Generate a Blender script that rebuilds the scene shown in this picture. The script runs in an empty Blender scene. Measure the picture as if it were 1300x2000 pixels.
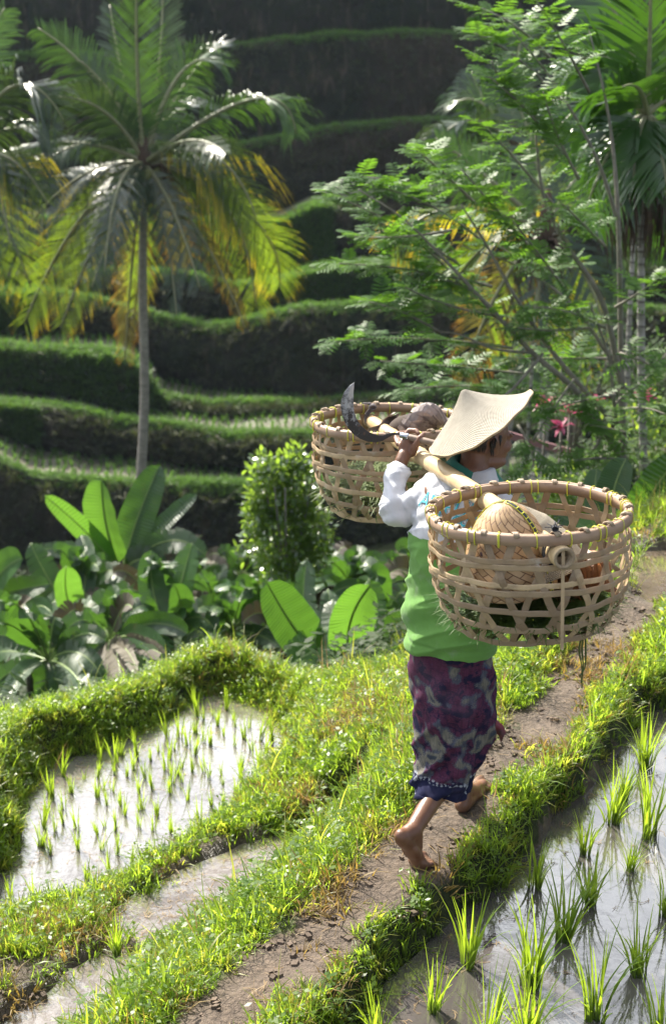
import bpy, bmesh, math, random
import numpy as np
from math import sin, cos, tan, radians as R, pi, atan2, sqrt
from mathutils import Vector, Matrix, Quaternion
from mathutils.bvhtree import BVHTree

rnd = random.Random(7)
nr = np.random.RandomState(11)
scene = bpy.context.scene
col = scene.collection

# ---------------------------------------------------------------- camera, sky, sun, exposure
CAMZ, PITCH, FPX = 2.68, R(19.0), 2000 * 50 / 36.0
cam_d = bpy.data.cameras.new('camera'); cam = bpy.data.objects.new('camera', cam_d); col.objects.link(cam)
cam.location = (0, 0, CAMZ); cam.rotation_euler = (R(90) - PITCH, 0, 0)
cam_d.sensor_fit = 'VERTICAL'; cam_d.sensor_height = 36; cam_d.sensor_width = 24; cam_d.lens = 50
cam_d.clip_start = 0.1; cam_d.clip_end = 900
cam_d.dof.use_dof = True; cam_d.dof.focus_distance = 4.45; cam_d.dof.aperture_fstop = 3.8; cam_d.dof.aperture_blades = 8
scene.camera = cam

SUN_EL, SUN_AZ = R(41), R(-33)      # azimuth measured from +Y towards +X
world = bpy.data.worlds.new('World'); scene.world = world; world.use_nodes = True
wn, wl = world.node_tree.nodes, world.node_tree.links
wn.clear()
wo = wn.new('ShaderNodeOutputWorld'); bg = wn.new('ShaderNodeBackground'); bg.inputs['Strength'].default_value = 0.032
sky = wn.new('ShaderNodeTexSky'); sky.sky_type = 'NISHITA'; sky.sun_disc = False
sky.sun_elevation = SUN_EL; sky.sun_rotation = SUN_AZ; sky.dust_density = 2.0; sky.air_density = 1.0
tcw = wn.new('ShaderNodeTexCoord'); cn = wn.new('ShaderNodeTexNoise'); cn.inputs['Scale'].default_value = 2.6
cn.inputs['Detail'].default_value = 7; cn.inputs['Roughness'].default_value = 0.58; cn.inputs['Distortion'].default_value = 0.4
mpw = wn.new('ShaderNodeMapping'); mpw.inputs['Scale'].default_value = (1, 1, 2.2)
crw = wn.new('ShaderNodeMapRange'); crw.inputs['From Min'].default_value = 0.38; crw.inputs['From Max'].default_value = 0.58
crw.interpolation_type = 'SMOOTHSTEP'
mxw = wn.new('ShaderNodeMix'); mxw.data_type = 'RGBA'; mxw.inputs['B'].default_value = (20.0, 20.5, 21.5, 1)
wl.new(tcw.outputs['Generated'], mpw.inputs['Vector']); wl.new(mpw.outputs['Vector'], cn.inputs['Vector'])
wl.new(cn.outputs['Fac'], crw.inputs['Value']); wl.new(crw.outputs['Result'], mxw.inputs['Factor'])
dt = wn.new('ShaderNodeVectorMath'); dt.operation = 'DOT_PRODUCT'; wl.new(tcw.outputs['Generated'], dt.inputs[0]); dt.inputs[1].default_value = (sin(SUN_AZ) * cos(SUN_EL), cos(SUN_AZ) * cos(SUN_EL), sin(SUN_EL))
dm = wn.new('ShaderNodeMath'); dm.operation = 'MAXIMUM'; wl.new(dt.outputs['Value'], dm.inputs[0]); dm.inputs[1].default_value = 0
dp = wn.new('ShaderNodeMath'); dp.operation = 'POWER'; wl.new(dm.outputs[0], dp.inputs[0]); dp.inputs[1].default_value = 5      # clouds are brightest around the sun
cc_ = wn.new('ShaderNodeMix'); cc_.data_type = 'RGBA'; wl.new(dp.outputs[0], cc_.inputs['Factor']); cc_.inputs['A'].default_value = (13, 14, 16, 1); cc_.inputs['B'].default_value = (92, 93, 95, 1)
wl.new(cc_.outputs['Result'], mxw.inputs['B'])
wl.new(sky.outputs['Color'], mxw.inputs['A']); wl.new(mxw.outputs['Result'], bg.inputs['Color']); wl.new(bg.outputs[0], wo.inputs['Surface'])

sun_d = bpy.data.lights.new('sun', 'SUN'); sun = bpy.data.objects.new('sun', sun_d); col.objects.link(sun)
sun_d.energy = 5.0; sun_d.angle = R(0.53); sun_d.color = (1.0, 0.93, 0.80)
sdir = Vector((sin(SUN_AZ) * cos(SUN_EL), cos(SUN_AZ) * cos(SUN_EL), sin(SUN_EL)))
sun.rotation_euler = sdir.to_track_quat('Z', 'Y').to_euler(); sun.location = sdir * 60
scene.view_settings.view_transform = 'Standard'; scene.view_settings.look = 'None'
scene.view_settings.exposure = 1.48; scene.view_settings.gamma = 1.0; scene.view_settings.use_curve_mapping = False
scene.cycles.max_bounces = 7; scene.cycles.transparent_max_bounces = 8; scene.cycles.sample_clamp_indirect = 6
scene.cycles.use_denoising = True

# ---------------------------------------------------------------- measuring helpers (photo pixel -> place)
_U = Vector((0, sin(PITCH), cos(PITCH))); _F = Vector((0, cos(PITCH), -sin(PITCH)))
CAM = Vector((0, 0, CAMZ))
def ray(px, py):
    return Vector((1, 0, 0)) * ((px - 650) / FPX) + _U * ((1000 - py) / FPX) + _F
def P(px, py, D):                       # point seen at (px,py) whose ground distance is D
    r = ray(px, py); return CAM + r * (D / r.y)
def G(px, py, z):                       # point seen at (px,py) at height z
    r = ray(px, py); return CAM + r * ((z - CAMZ) / r.z)

# ---------------------------------------------------------------- object helpers
def tag(o, label=None, cat=None, group=None, kind=None):
    if label: o['label'] = label
    if cat: o['category'] = cat
    if group: o['group'] = group
    if kind: o['kind'] = kind
    return o
def empty(name, loc, label=None, cat=None, group=None, kind=None):
    o = bpy.data.objects.new(name, None); col.objects.link(o); o.location = loc; o.empty_display_size = 0.1
    return tag(o, label, cat, group, kind)
def link(name, me, mats=None, parent=None, smooth=True):
    o = bpy.data.objects.new(name, me); col.objects.link(o)
    if mats is not None:
        for m in (mats if isinstance(mats, (list, tuple)) else [mats]): me.materials.append(m)
    if smooth and len(me.polygons): me.polygons.foreach_set('use_smooth', [True] * len(me.polygons))
    if parent is not None:
        o.parent = parent
        if parent.type == 'EMPTY' or True:
            o.matrix_parent_inverse = Matrix.Translation(parent_loc(parent)).inverted()
    return o
def parent_loc(p):
    v = Vector(p.location)
    if p.parent is not None:
        v = Vector((0, 0, 0)) if p.type == 'MESH' and p.location.length == 0 else v
    return v
def mesh(name, V, F, attrs=None, mi=None):
    me = bpy.data.meshes.new(name)
    me.from_pydata([tuple(v) for v in V] if not isinstance(V, np.ndarray) else V.tolist(), [], F if isinstance(F, list) else F.tolist())
    if attrs:
        for k, a in attrs.items():
            at = me.attributes.new(k, 'FLOAT', 'POINT'); at.data.foreach_set('value', np.asarray(a, dtype=np.float32))
    if mi is not None: me.polygons.foreach_set('material_index', mi)
    me.update(); return me
class MB:
    """collects geometry for one mesh"""
    def __init__(s): s.v = []; s.f = []; s.t = []; s.m = []
    def vert(s, p, t=0.0): s.v.append(tuple(p)); s.t.append(t); return len(s.v) - 1
    def face(s, *i, m=0): s.f.append(tuple(i)); s.m.append(m)
    def strip(s, L, Rr, t0=0, t1=1, m=0):
        n = len(L); a = None
        for k in range(n):
            t = t0 + (t1 - t0) * k / max(1, n - 1)
            b = (s.vert(L[k], t), s.vert(Rr[k], t))
            if a: s.face(a[0], a[1], b[1], b[0], m=m)
            a = b
    def tube(s, pts, rad, n=8, t0=0, t1=1, m=0, cap=True, squash=1.0, up=None):
        pts = [Vector(p) for p in pts]; N = len(pts); rings = []
        u = None
        for k in range(N):
            T = (pts[min(k + 1, N - 1)] - pts[max(k - 1, 0)]).normalized()
            if u is None:
                u = Vector(up) if up else (Vector((0, 0, 1)) if abs(T.z) < 0.9 else Vector((1, 0, 0)))
            u = (u - T * u.dot(T)).normalized(); w = T.cross(u)
            r = rad[k] if isinstance(rad, (list, tuple)) else rad
            t = t0 + (t1 - t0) * k / max(1, N - 1)
            rings.append([s.vert(pts[k] + (u * cos(2 * pi * j / n) + w * sin(2 * pi * j / n) * squash) * r, t) for j in range(n)])
        for k in range(N - 1):
            for j in range(n):
                s.face(rings[k][j], rings[k][(j + 1) % n], rings[k + 1][(j + 1) % n], rings[k + 1][j], m=m)
        if cap:
            s.face(*rings[0][::-1], m=m); s.face(*rings[-1], m=m)
    def box(s, c, x, y, z, m=0, t=0):
        c = Vector(c); x = Vector(x); y = Vector(y); z = Vector(z)
        i = [s.vert(c + x * a + y * b + z * d, t) for a in (-1, 1) for b in (-1, 1) for d in (-1, 1)]
        for f in ((0, 1, 3, 2), (4, 6, 7, 5), (0, 4, 5, 1), (2, 3, 7, 6), (0, 2, 6, 4), (1, 5, 7, 3)): s.face(*[i[k] for k in f], m=m)
    def build(s, name, mats, parent=None, smooth=True):
        me = mesh(name, s.v, s.f, {'t': s.t}, s.m)
        return link(name, me, mats, parent, smooth)
def bez(a, b, c, n):
    a, b, c = Vector(a), Vector(b), Vector(c)
    return [a * (1 - t) ** 2 + b * 2 * t * (1 - t) + c * t * t for t in [k / (n - 1) for k in range(n)]]
def crom(pts, n):
    pts = [Vector(p) for p in pts]; q = [pts[0] * 2 - pts[1]] + pts + [pts[-1] * 2 - pts[-2]]; out = []
    for k in range(1, len(q) - 2):
        for j in range(n):
            t = j / n; a, b, c, d = q[k - 1], q[k], q[k + 1], q[k + 2]
            out.append(0.5 * ((2 * b) + (c - a) * t + (2 * a - 5 * b + 4 * c - d) * t * t + (3 * b - a - 3 * c + d) * t ** 3))
    out.append(pts[-1]); return out

# numpy value noise
def _h(ix, iy, s):
    v = np.sin(ix * 127.1 + iy * 311.7 + s * 74.7) * 43758.5453
    return v - np.floor(v)
def vn(x, y, sc=1.0, s=0):
    x = np.asarray(x) / sc; y = np.asarray(y) / sc; ix = np.floor(x); iy = np.floor(y); fx = x - ix; fy = y - iy
    fx = fx * fx * (3 - 2 * fx); fy = fy * fy * (3 - 2 * fy)
    return (_h(ix, iy, s) * (1 - fx) + _h(ix + 1, iy, s) * fx) * (1 - fy) + (_h(ix, iy + 1, s) * (1 - fx) + _h(ix + 1, iy + 1, s) * fx) * fy
def fbm(x, y, sc=1.0, s=0, o=4):
    r = 0; a = 0.5
    for k in range(o): r = r + a * vn(x, y, sc / 2 ** k, s + k * 13); a *= 0.5
    return r / (1 - 0.5 ** o)

# ---------------------------------------------------------------- materials
class NT:
    def __init__(s, name):
        s.m = bpy.data.materials.new(name); s.m.use_nodes = True; s.t = s.m.node_tree; s.n = s.t.nodes; s.n.clear()
        s.out = s.n.new('ShaderNodeOutputMaterial')
    def new(s, typ, **kw):
        nd = s.n.new(typ)
        for k, v in kw.items():
            if hasattr(nd, k): setattr(nd, k, v)
            else: nd.inputs[k.replace('_', ' ')].default_value = v
        return nd
    def ln(s, a, b): s.t.links.new(a, b)
    def val(s, x, sock):
        if isinstance(x, bpy.types.NodeSocket): s.ln(x, sock)
        else:
            sock.default_value = x
    def mix(s, f, a, b, bt='MIX'):
        nd = s.n.new('ShaderNodeMix'); nd.data_type = 'RGBA'; nd.blend_type = bt
        s.val(f, nd.inputs['Factor']); s.val(c4(a), nd.inputs['A']); s.val(c4(b), nd.inputs['B']); return nd.outputs['Result']
    def math(s, op, a, b=0.0, c=None):
        nd = s.n.new('ShaderNodeMath'); nd.operation = op; s.val(a, nd.inputs[0]); s.val(b, nd.inputs[1])
        if c is not None: s.val(c, nd.inputs[2])
        return nd.outputs[0]
    def rng(s, v, a, b, c=0.0, d=1.0, smooth=False):
        nd = s.n.new('ShaderNodeMapRange'); s.val(v, nd.inputs['Value'])
        for k, q in zip(('From Min', 'From Max', 'To Min', 'To Max'), (a, b, c, d)): nd.inputs[k].default_value = q
        if smooth: nd.interpolation_type = 'SMOOTHSTEP'
        return nd.outputs['Result']
    def obj(s, scale=None):
        tc = s.n.new('ShaderNodeTexCoord')
        if scale is None: return tc.outputs['Object']
        mp = s.n.new('ShaderNodeMapping'); mp.inputs['Scale'].default_value = scale; s.ln(tc.outputs['Object'], mp.inputs['Vector']); return mp.outputs['Vector']
    def noise(s, vec, scale, detail=4, rough=0.55, dist=0.0, out='Fac'):
        nd = s.n.new('ShaderNodeTexNoise'); s.ln(vec, nd.inputs['Vector']); nd.inputs['Scale'].default_value = scale
        nd.inputs['Detail'].default_value = detail; nd.inputs['Roughness'].default_value = rough; nd.inputs['Distortion'].default_value = dist
        return nd.outputs[out]
    def vor(s, vec, scale, feature='F1', out='Distance', rand=1.0):
        nd = s.n.new('ShaderNodeTexVoronoi'); nd.feature = feature; s.ln(vec, nd.inputs['Vector']); nd.inputs['Scale'].default_value = scale
        nd.inputs['Randomness'].default_value = rand
        return nd.outputs[out]
    def attr(s, name):
        nd = s.n.new('ShaderNodeAttribute'); nd.attribute_name = name; return nd.outputs['Fac']
    def orand(s): return s.n.new('ShaderNodeObjectInfo').outputs['Random']
    def bump(s, h, strength=0.5, dist=0.01):
        nd = s.n.new('ShaderNodeBump'); s.ln(h, nd.inputs['Height']); nd.inputs['Strength'].default_value = strength; nd.inputs['Distance'].default_value = dist
        return nd.outputs['Normal']
    def bsdf(s, color, rough=0.6, spec=0.5, normal=None, metal=0.0, sheen=0, trans=None, tw=0.0, sss=0.0, ior=1.5, coat=0):
        b = s.n.new('ShaderNodeBsdfPrincipled'); s.val(c4(color), b.inputs['Base Color']); s.val(rough, b.inputs['Roughness'])
        s.val(spec, b.inputs['Specular IOR Level']); s.val(metal, b.inputs['Metallic']); b.inputs['IOR'].default_value = ior
        if sheen: b.inputs['Sheen Weight'].default_value = sheen
        if coat: b.inputs['Coat Weight'].default_value = coat
        if sss:
            b.inputs['Subsurface Weight'].default_value = sss; b.inputs['Subsurface Radius'].default_value = (0.012, 0.005, 0.003)
            b.inputs['Subsurface Scale'].default_value = 1.0
        if normal is not None: s.ln(normal, b.inputs['Normal'])
        o = b.outputs[0]
        if trans is not None:
            t = s.n.new('ShaderNodeBsdfTranslucent'); s.val(c4(trans), t.inputs['Color'])
            if normal is not None: s.ln(normal, t.inputs['Normal'])
            mx = s.n.new('ShaderNodeMixShader'); s.val(tw, mx.inputs[0]); s.ln(o, mx.inputs[1]); s.ln(t.outputs[0], mx.inputs[2]); o = mx.outputs[0]
        s.ln(o, s.out.inputs['Surface']); return s.m
def c4(c):
    if isinstance(c, (tuple, list)) and len(c) == 3: return (c[0], c[1], c[2], 1.0)
    return c

def leaf_mat(name, base, base2, trans, rough=0.45, tw=0.45, tip=None, tip_at=(0.6, 1.0), spec=0.5, nscale=0, root=None):
    n = NT(name); r = n.orand()
    cb = n.mix(r, base, base2); ct = trans
    if nscale:
        ns = n.noise(n.obj(), nscale, 3); f = n.rng(ns, 0.35, 0.65)
        cb = n.mix(f, base, base2)
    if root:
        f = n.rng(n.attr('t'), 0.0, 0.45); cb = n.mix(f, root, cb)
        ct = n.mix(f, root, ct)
    if tip:
        f = n.rng(n.attr('t'), tip_at[0], tip_at[1]); cb = n.mix(f, cb, tuple(x * 0.6 for x in tip)); ct = n.mix(f, ct, tip)
    return n.bsdf(cb, rough, spec, trans=ct, tw=tw)
def plain(name, c, rough=0.6, spec=0.5, var=0.0, metal=0, c2=None, ns=8, bump=0, stretch=(1, 1, 1)):
    n = NT(name); v = n.obj(stretch); ns_ = n.noise(v, ns, 5)
    cc = n.mix(n.rng(ns_, 0.3, 0.7), c, c2 or tuple(x * 0.6 for x in c))
    if var: cc = n.mix(n.math('MULTIPLY', n.orand(), var), cc, tuple(x * 0.35 for x in c))
    return n.bsdf(cc, rough, spec, normal=n.bump(ns_, bump, 0.01) if bump else None, metal=metal)
HAZE = True
# ================================================================ GROUND (foreground bunds, path, ravine)
W_NEAR, W_DITCH, W_LOW, W_BACK = -0.11, -0.64, -1.10, -0.045
def poly(pts, z): return np.array([[G(x, y, z).x, G(x, y, z).y] for x, y in pts])
pol_near = poly([(640, 2080), (761, 1966), (815, 1880), (870, 1838), (945, 1772), (1009, 1742), (1062, 1650), (1080, 1600), (1144, 1560), (1180, 1500), (1241, 1442), (1262, 1408),
                 (1330, 1385), (1500, 1380), (1700, 1460), (1800, 2300), (1300, 2600), (640, 2400)], W_NEAR)
pol_back = poly([(1236, 1100), (1262, 1082), (1300, 1078), (1420, 1090), (1420, 1180), (1300, 1176), (1262, 1160), (1244, 1132)], W_BACK)
pol_ditch = poly([(258, 1785), (330, 1735), (400, 1692), (470, 1668), (520, 1655), (600, 1622), (650, 1590), (690, 1585), (630, 1645), (560, 1700), (480, 1750), (400, 1810), (310, 1850), (262, 1820)], W_DITCH)
pol_ditch2 = poly([(20, 2010), (110, 1940), (205, 1888), (245, 1895), (225, 1965), (150, 2070), (20, 2140), (-60, 2140)], W_DITCH)
pol_low = poly([(-60, 1810), (40, 1690), (75, 1560), (120, 1500), (200, 1474), (270, 1450), (330, 1428), (380, 1385), (430, 1366), (500, 1388), (552, 1450), (560, 1510),
                (520, 1575), (400, 1690), (300, 1790), (150, 1850), (0, 1900)], W_LOW)
def sdf(pol, x, y):
    d = np.full(x.shape, 1e9); ins = np.zeros(x.shape, bool); n = len(pol)
    for i in range(n):
        ax, ay = pol[i]; bx, by = pol[(i + 1) % n]; ex, ey = bx - ax, by - ay
        t = np.clip(((x - ax) * ex + (y - ay) * ey) / (ex * ex + ey * ey), 0, 1)
        d = np.minimum(d, np.hypot(x - ax - t * ex, y - ay - t * ey))
        c = (ay > y) != (by > y)
        with np.errstate(divide='ignore', invalid='ignore'): ins ^= c & (x < (bx - ax) * (y - ay) / (by - ay + 1e-12) + ax)
    return np.where(ins, -d, d)
def sdl(pts, x, y):                    # distance to polyline and parameter
    d = np.full(x.shape, 1e9)
    for (ax, ay), (bx, by) in zip(pts[:-1], pts[1:]):
        ex, ey = bx - ax, by - ay; t = np.clip(((x - ax) * ex + (y - ay) * ey) / (ex * ex + ey * ey), 0, 1)
        d = np.minimum(d, np.hypot(x - ax - t * ex, y - ay - t * ey))
    return d
ss = lambda a, b, v: (lambda t: t * t * (3 - 2 * t))(np.clip((v - a) / (b - a), 0, 1))
cps = [(430, 2000, 0), (600, 1850, 0), (780, 1700, 0), (900, 1600, 0), (1080, 1430, 0), (1200, 1280, 0), (1270, 1180, 0), (1300, 1060, 0), (1240, 1045, 0), (1500, 1200, 0), (1500, 1050, 0), (1900, 1200, 0),
       (330, 2000, -.02), (480, 1860, -.03), (620, 1710, -.03), (720, 1600, -.03), (760, 1500, -.05), (830, 1400, -.10), (880, 1330, -.18), (1000, 1270, -.06), (1120, 1180, -.06),
       (180, 2000, -.50), (300, 1900, -.50), (420, 1800, -.50), (540, 1700, -.50), (640, 1600, -.48), (690, 1530, -.38),
       (0, 1900, -.60), (120, 1835, -.62), (250, 1765, -.62), (330, 1700, -.62), (430, 1630, -.62), (550, 1550, -.60), (640, 1485, -.52), (100, 1905, -.60), (200, 1840, -.60),
       (600, 1400, -.62), (700, 1400, -.38), (660, 1340, -.60), (760, 1345, -.45), (800, 1310, -.46), (600, 1330, -.92), (720, 1310, -.75),
       (0, 1405, -.94), (90, 1375, -.95), (180, 1370, -.95), (260, 1345, -.95), (320, 1310, -1.02), (400, 1275, -1.05), (480, 1280, -1.02), (560, 1310, -.97), (-150, 1420, -.95),
       (30, 1500, -.85), (20, 1600, -.8), (-10, 1700, -.75), (-150, 1600, -.8), (450, 1330, -.98), (350, 1370, -1.0), (550, 1370, -.85)]
C = [tuple(G(x, y, z)) for x, y, z in cps] + [(-6, 11, -3.6), (-3, 11, -3.5), (-1.5, 11, -3.4), (0, 11, -3.2), (1.3, 10.6, -2.4), (-3, 9.3, -2.1), (-1.2, 9.6, -2.3), (0, 9.6, -2.0), (.9, 9.2, -1.1),
     (3, 11, -1.2), (5.5, 11, -1.4), (3, 9, -.1), (5, 9, -.2), (1.9, 8.0, -.04), (2.2, 8.6, -.3), (5, 7, 0), (5, 4, 0), (5, 2, .1), (0, 1.5, .1), (2, 1.2, .1), (-2, 2, -.4), (-4.5, 3, -.6), (-4.5, 5, -.8), (-4.5, 7.6, -1.7), (-2.6, 8.2, -2.1), (-1.7, 8.3, -2.1), (-3.4, 8.0, -2.1), (-1.0, 9.0, -2.3), (-.4, 9.0, -2.2), (0, 8.3, -1.8), (.4, 8.4, -1.7), (.8, 8.3, -1.3), (.85, 7.6, -.9), (1.25, 8.3, -.7), (-1.9, 7.5, -1.35), (-2.4, 7.4, -1.35)]
C = np.array(C)
def kern(r): return np.sqrt(r * r + 0.04)
_A = kern(np.hypot(C[:, None, 0] - C[None, :, 0], C[:, None, 1] - C[None, :, 1])) + np.eye(len(C)) * -0.02
_w = np.linalg.solve(_A, C[:, 2] - (-0.6))
def hbase(x, y):
    xx = np.clip(x, -5, 5.5); yy = np.clip(y, 0.8, 11.3); out = np.full(x.shape, -0.6)
    for k in range(len(C)): out = out + _w[k] * kern(np.hypot(xx - C[k, 0], yy - C[k, 1]))
    rav = np.interp(y, [10.5, 12, 14, 18, 24, 30, 60], [-2.9, -4.4, -5.4, -7.2, -9.2, -10.4, -11.0]) + 1.2 * (fbm(x, y, 6, 3) - .5) + ss(0.5, 6, x) * np.interp(y, [9, 12, 30], [0, 1.3, 1.0])
    return out * (1 - ss(10.3, 12.0, y)) + rav * ss(10.3, 12.0, y)
path_c = [tuple(G(x, y, 0).xy) for x, y in [(340, 2060), (530, 1905), (670, 1780), (790, 1690), (890, 1590), (985, 1490), (1080, 1390), (1170, 1290), (1212, 1220), (1262, 1180), (1330, 1120), (1460, 1060)]]
path_w = 0.128
def height(x, y):
    h = hbase(x, y)
    h = h + (fbm(x, y, .5, 1) - .5) * .07 + (fbm(x, y, .11, 5, 3) - .5) * .028
    pd = sdl(path_c, x, y); pm = 1 - ss(path_w * .6, path_w * 1.5, pd + (vn(x, y, .16, 9) - .5) * .14 + (vn(x, y, .05, 4) - .5) * .06)
    h = h - pm * .012 + pm * (fbm(x, y, .05, 8, 2) - .5) * .014
    for pol, wz, w, dep in ((pol_near, W_NEAR, .10, .07), (pol_back, W_BACK, .12, .03), (pol_ditch, W_DITCH, .13, .05), (pol_ditch2, W_DITCH, .13, .05), (pol_low, W_LOW, .26, .05)):
        s = sdf(pol, x, y) + (vn(x, y, .12, 21) - .5) * .06 + (vn(x, y, .4, 25) - .5) * .06
        k = ss(0, w, s); h = np.where(s < w, (wz - dep) * (1 - k) + np.maximum(h, wz + .03) * k, h)
    return h, pm
gx = np.concatenate([np.arange(-45, -4, 1.5), np.arange(-4, 4.6, .027), np.arange(4.7, 46, 1.5)])
gy = np.concatenate([np.arange(-14, 1.9, .8), np.arange(2.0, 9.9, .027), np.arange(10.0, 14, .25), np.arange(14.2, 46, .8)])
GX, GY = np.meshgrid(gx, gy); H, PM = height(GX, GY)
for a, b in ((.29, 4.06), (.325, 4.10), (.46, 4.48), (.51, 4.56), (.47, 4.40), (.40, 4.22)): PM = np.maximum(PM, 1 - ss(.04, .11, np.hypot(GX - a, GY - b)))
SD = np.minimum.reduce([sdf(p, GX, GY) for p in (pol_near, pol_back, pol_ditch, pol_ditch2, pol_low)])
def hat_mask(x, y, px, py, z, r):
    g = G(px, py, z); return np.clip(1 - np.hypot(x - g.x, y - g.y) / r, 0, 1)
def mudm(x, y):                         # bare muddy places beside the ditch and the back puddle
    m = sum(hat_mask(x, y, a, b, c, r) for a, b, c, r in [(110, 1870, -.5, .34), (-20, 1910, -.5, .3), (200, 1815, -.5, .22), (390, 1665, -.5, .24), (470, 1620, -.5, .28), (540, 1590, -.48, .2), (1270, 1065, 0, .5), (1300, 1072, 0, .6), (1290, 1150, 0, .35), (690, 1395, -.4, .22)])
    return np.clip(m * 1.7 - (vn(x, y, .2, 33) - .3) * .8, 0, 1)
MUD = mudm(GX, GY); MUD[SD < 0.02] = 1
nxg, nyg = len(gx), len(gy)
Vg = np.stack([GX.ravel(), GY.ravel(), H.ravel()], 1)
ii = np.arange(nyg - 1)[:, None] * nxg + np.arange(nxg - 1)[None, :]
Fg = np.stack([ii, ii + 1, ii + 1 + nxg, ii + nxg], -1).reshape(-1, 4)
def gz(x, y):                           # height by interpolation on the fine grid
    ix = np.clip(np.searchsorted(gx, x) - 1, 0, nxg - 2); iy = np.clip(np.searchsorted(gy, y) - 1, 0, nyg - 2)
    fx = (x - gx[ix]) / (gx[ix + 1] - gx[ix]); fy = (y - gy[iy]) / (gy[iy + 1] - gy[iy])
    return (H[iy, ix] * (1 - fx) + H[iy, ix + 1] * fx) * (1 - fy) + (H[iy + 1, ix] * (1 - fx) + H[iy + 1, ix + 1] * fx) * fy
def gs(A, x, y):
    ix = np.clip(np.searchsorted(gx, x), 0, nxg - 1); iy = np.clip(np.searchsorted(gy, y), 0, nyg - 1); return A[iy, ix]

n = NT('earth_and_turf'); v = n.obj()
big = n.noise(v, 3.0, 6); fine = n.noise(v, 45, 6, .65)
earth = n.mix(n.rng(fine, .3, .7), (.048, .034, .024), (.17, .125, .09))
earth = n.mix(n.rng(big, .35, .65), earth, n.mix(.5, earth, (.12, .095, .078)))
wv = n.n.new('ShaderNodeVectorMath'); wv.operation = 'ADD'; n.ln(v, wv.inputs[0]); nz = n.noise(v, 9, 3, out='Color'); sc = n.n.new('ShaderNodeVectorMath'); sc.operation = 'SCALE'; n.ln(nz, sc.inputs[0]); sc.inputs['Scale'].default_value = .12; n.ln(sc.outputs[0], wv.inputs[1])
crack = n.vor(wv.outputs[0], 27, 'DISTANCE_TO_EDGE'); ck = n.rng(crack, 0.0, .05)
crack2 = n.vor(wv.outputs[0], 70, 'DISTANCE_TO_EDGE'); ck2 = n.rng(crack2, 0.0, .06)
ckm = n.math('MULTIPLY', ck, n.rng(ck2, 0, 1, .6, 1))
crm = n.math('MULTIPLY', n.math('SUBTRACT', 1.0, ckm), n.rng(n.noise(v, 5, 3), .42, .62)); earth = n.mix(n.math('MULTIPLY', crm, .8), earth, (.04, .03, .024))
turf = n.mix(n.rng(n.noise(v, 30, 5), .3, .7), (.012, .020, .005), (.06, .075, .018))
pm = n.attr('path'); mud = n.attr('mud'); bare = n.math('MAXIMUM', pm, mud)
bare = n.rng(n.math('ADD', bare, n.math('MULTIPLY', n.math('SUBTRACT', fine, .5), .9)), .32, .6)
colr = n.mix(bare, turf, earth); wetc = n.mix(n.rng(mud, .5, 1), colr, n.mix(.55, colr, (.05, .038, .03)))
hh = n.math('ADD', n.math('MULTIPLY', crm, -.5), n.math('MULTIPLY', fine, 1.1))
M_ground = n.bsdf(wetc, n.rng(mud, .3, 1, .85, .38), .4, normal=n.bump(hh, 1.0, .02))
tag(link('ground', mesh('ground', Vg, Fg, {'path': PM.ravel(), 'mud': MUD.ravel()}), M_ground), kind='structure')

# ---- water sheets
def water(name, pol, z, c, grow=.12, rough=.03, wave=.10, cl=None):
    pol = np.array(pol); cen = pol.mean(0); q = cen + (pol - cen) * (1 + grow / np.maximum(.3, np.hypot(*(pol - cen).T))[:, None])
    n = NT(name + '_surface'); v = n.obj((1, 1, 1))
    w1 = n.noise(v, 7, 2, .5); w2 = n.noise(v, 38, 3, .5)
    h = n.math('ADD', w1, n.math('MULTIPLY', w2, .22))
    cc = n.mix(n.rng(n.noise(v, 2.5, 5), .35, .65), c, tuple(x * .62 for x in c))
    b = n.bsdf(cc, rough, 1.0, normal=n.bump(h, wave, .03), ior=1.45, coat=1.0); b.node_tree.nodes['Principled BSDF'].inputs['Coat IOR'].default_value = 1.6; b.node_tree.nodes['Principled BSDF'].inputs['Coat Roughness'].default_value = rough
    bm = bmesh.new(); f = bm.faces.new([bm.verts.new((x, y, z)) for x, y in q]); bmesh.ops.triangulate(bm, faces=[f])
    me = bpy.data.meshes.new(name); bm.to_mesh(me); bm.free()
    return tag(link(name, me, b, smooth=False), kind='structure')
water('paddy_water', pol_near, W_NEAR, (.095, .085, .078), rough=.03, wave=.12)
water('puddle_water', pol_back, W_BACK, (.16, .12, .09), grow=.15, rough=.05)
water('ditch_water', pol_ditch, W_DITCH, (.15, .125, .105), grow=.16, rough=.06, wave=.35)
water('ditch_water', pol_ditch2, W_DITCH - .004, (.15, .125, .105), grow=.16, rough=.06, wave=.35)
water('lower_paddy_water', pol_low, W_LOW, (.125, .112, .105), grow=.15, rough=.05, wave=.3)

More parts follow.
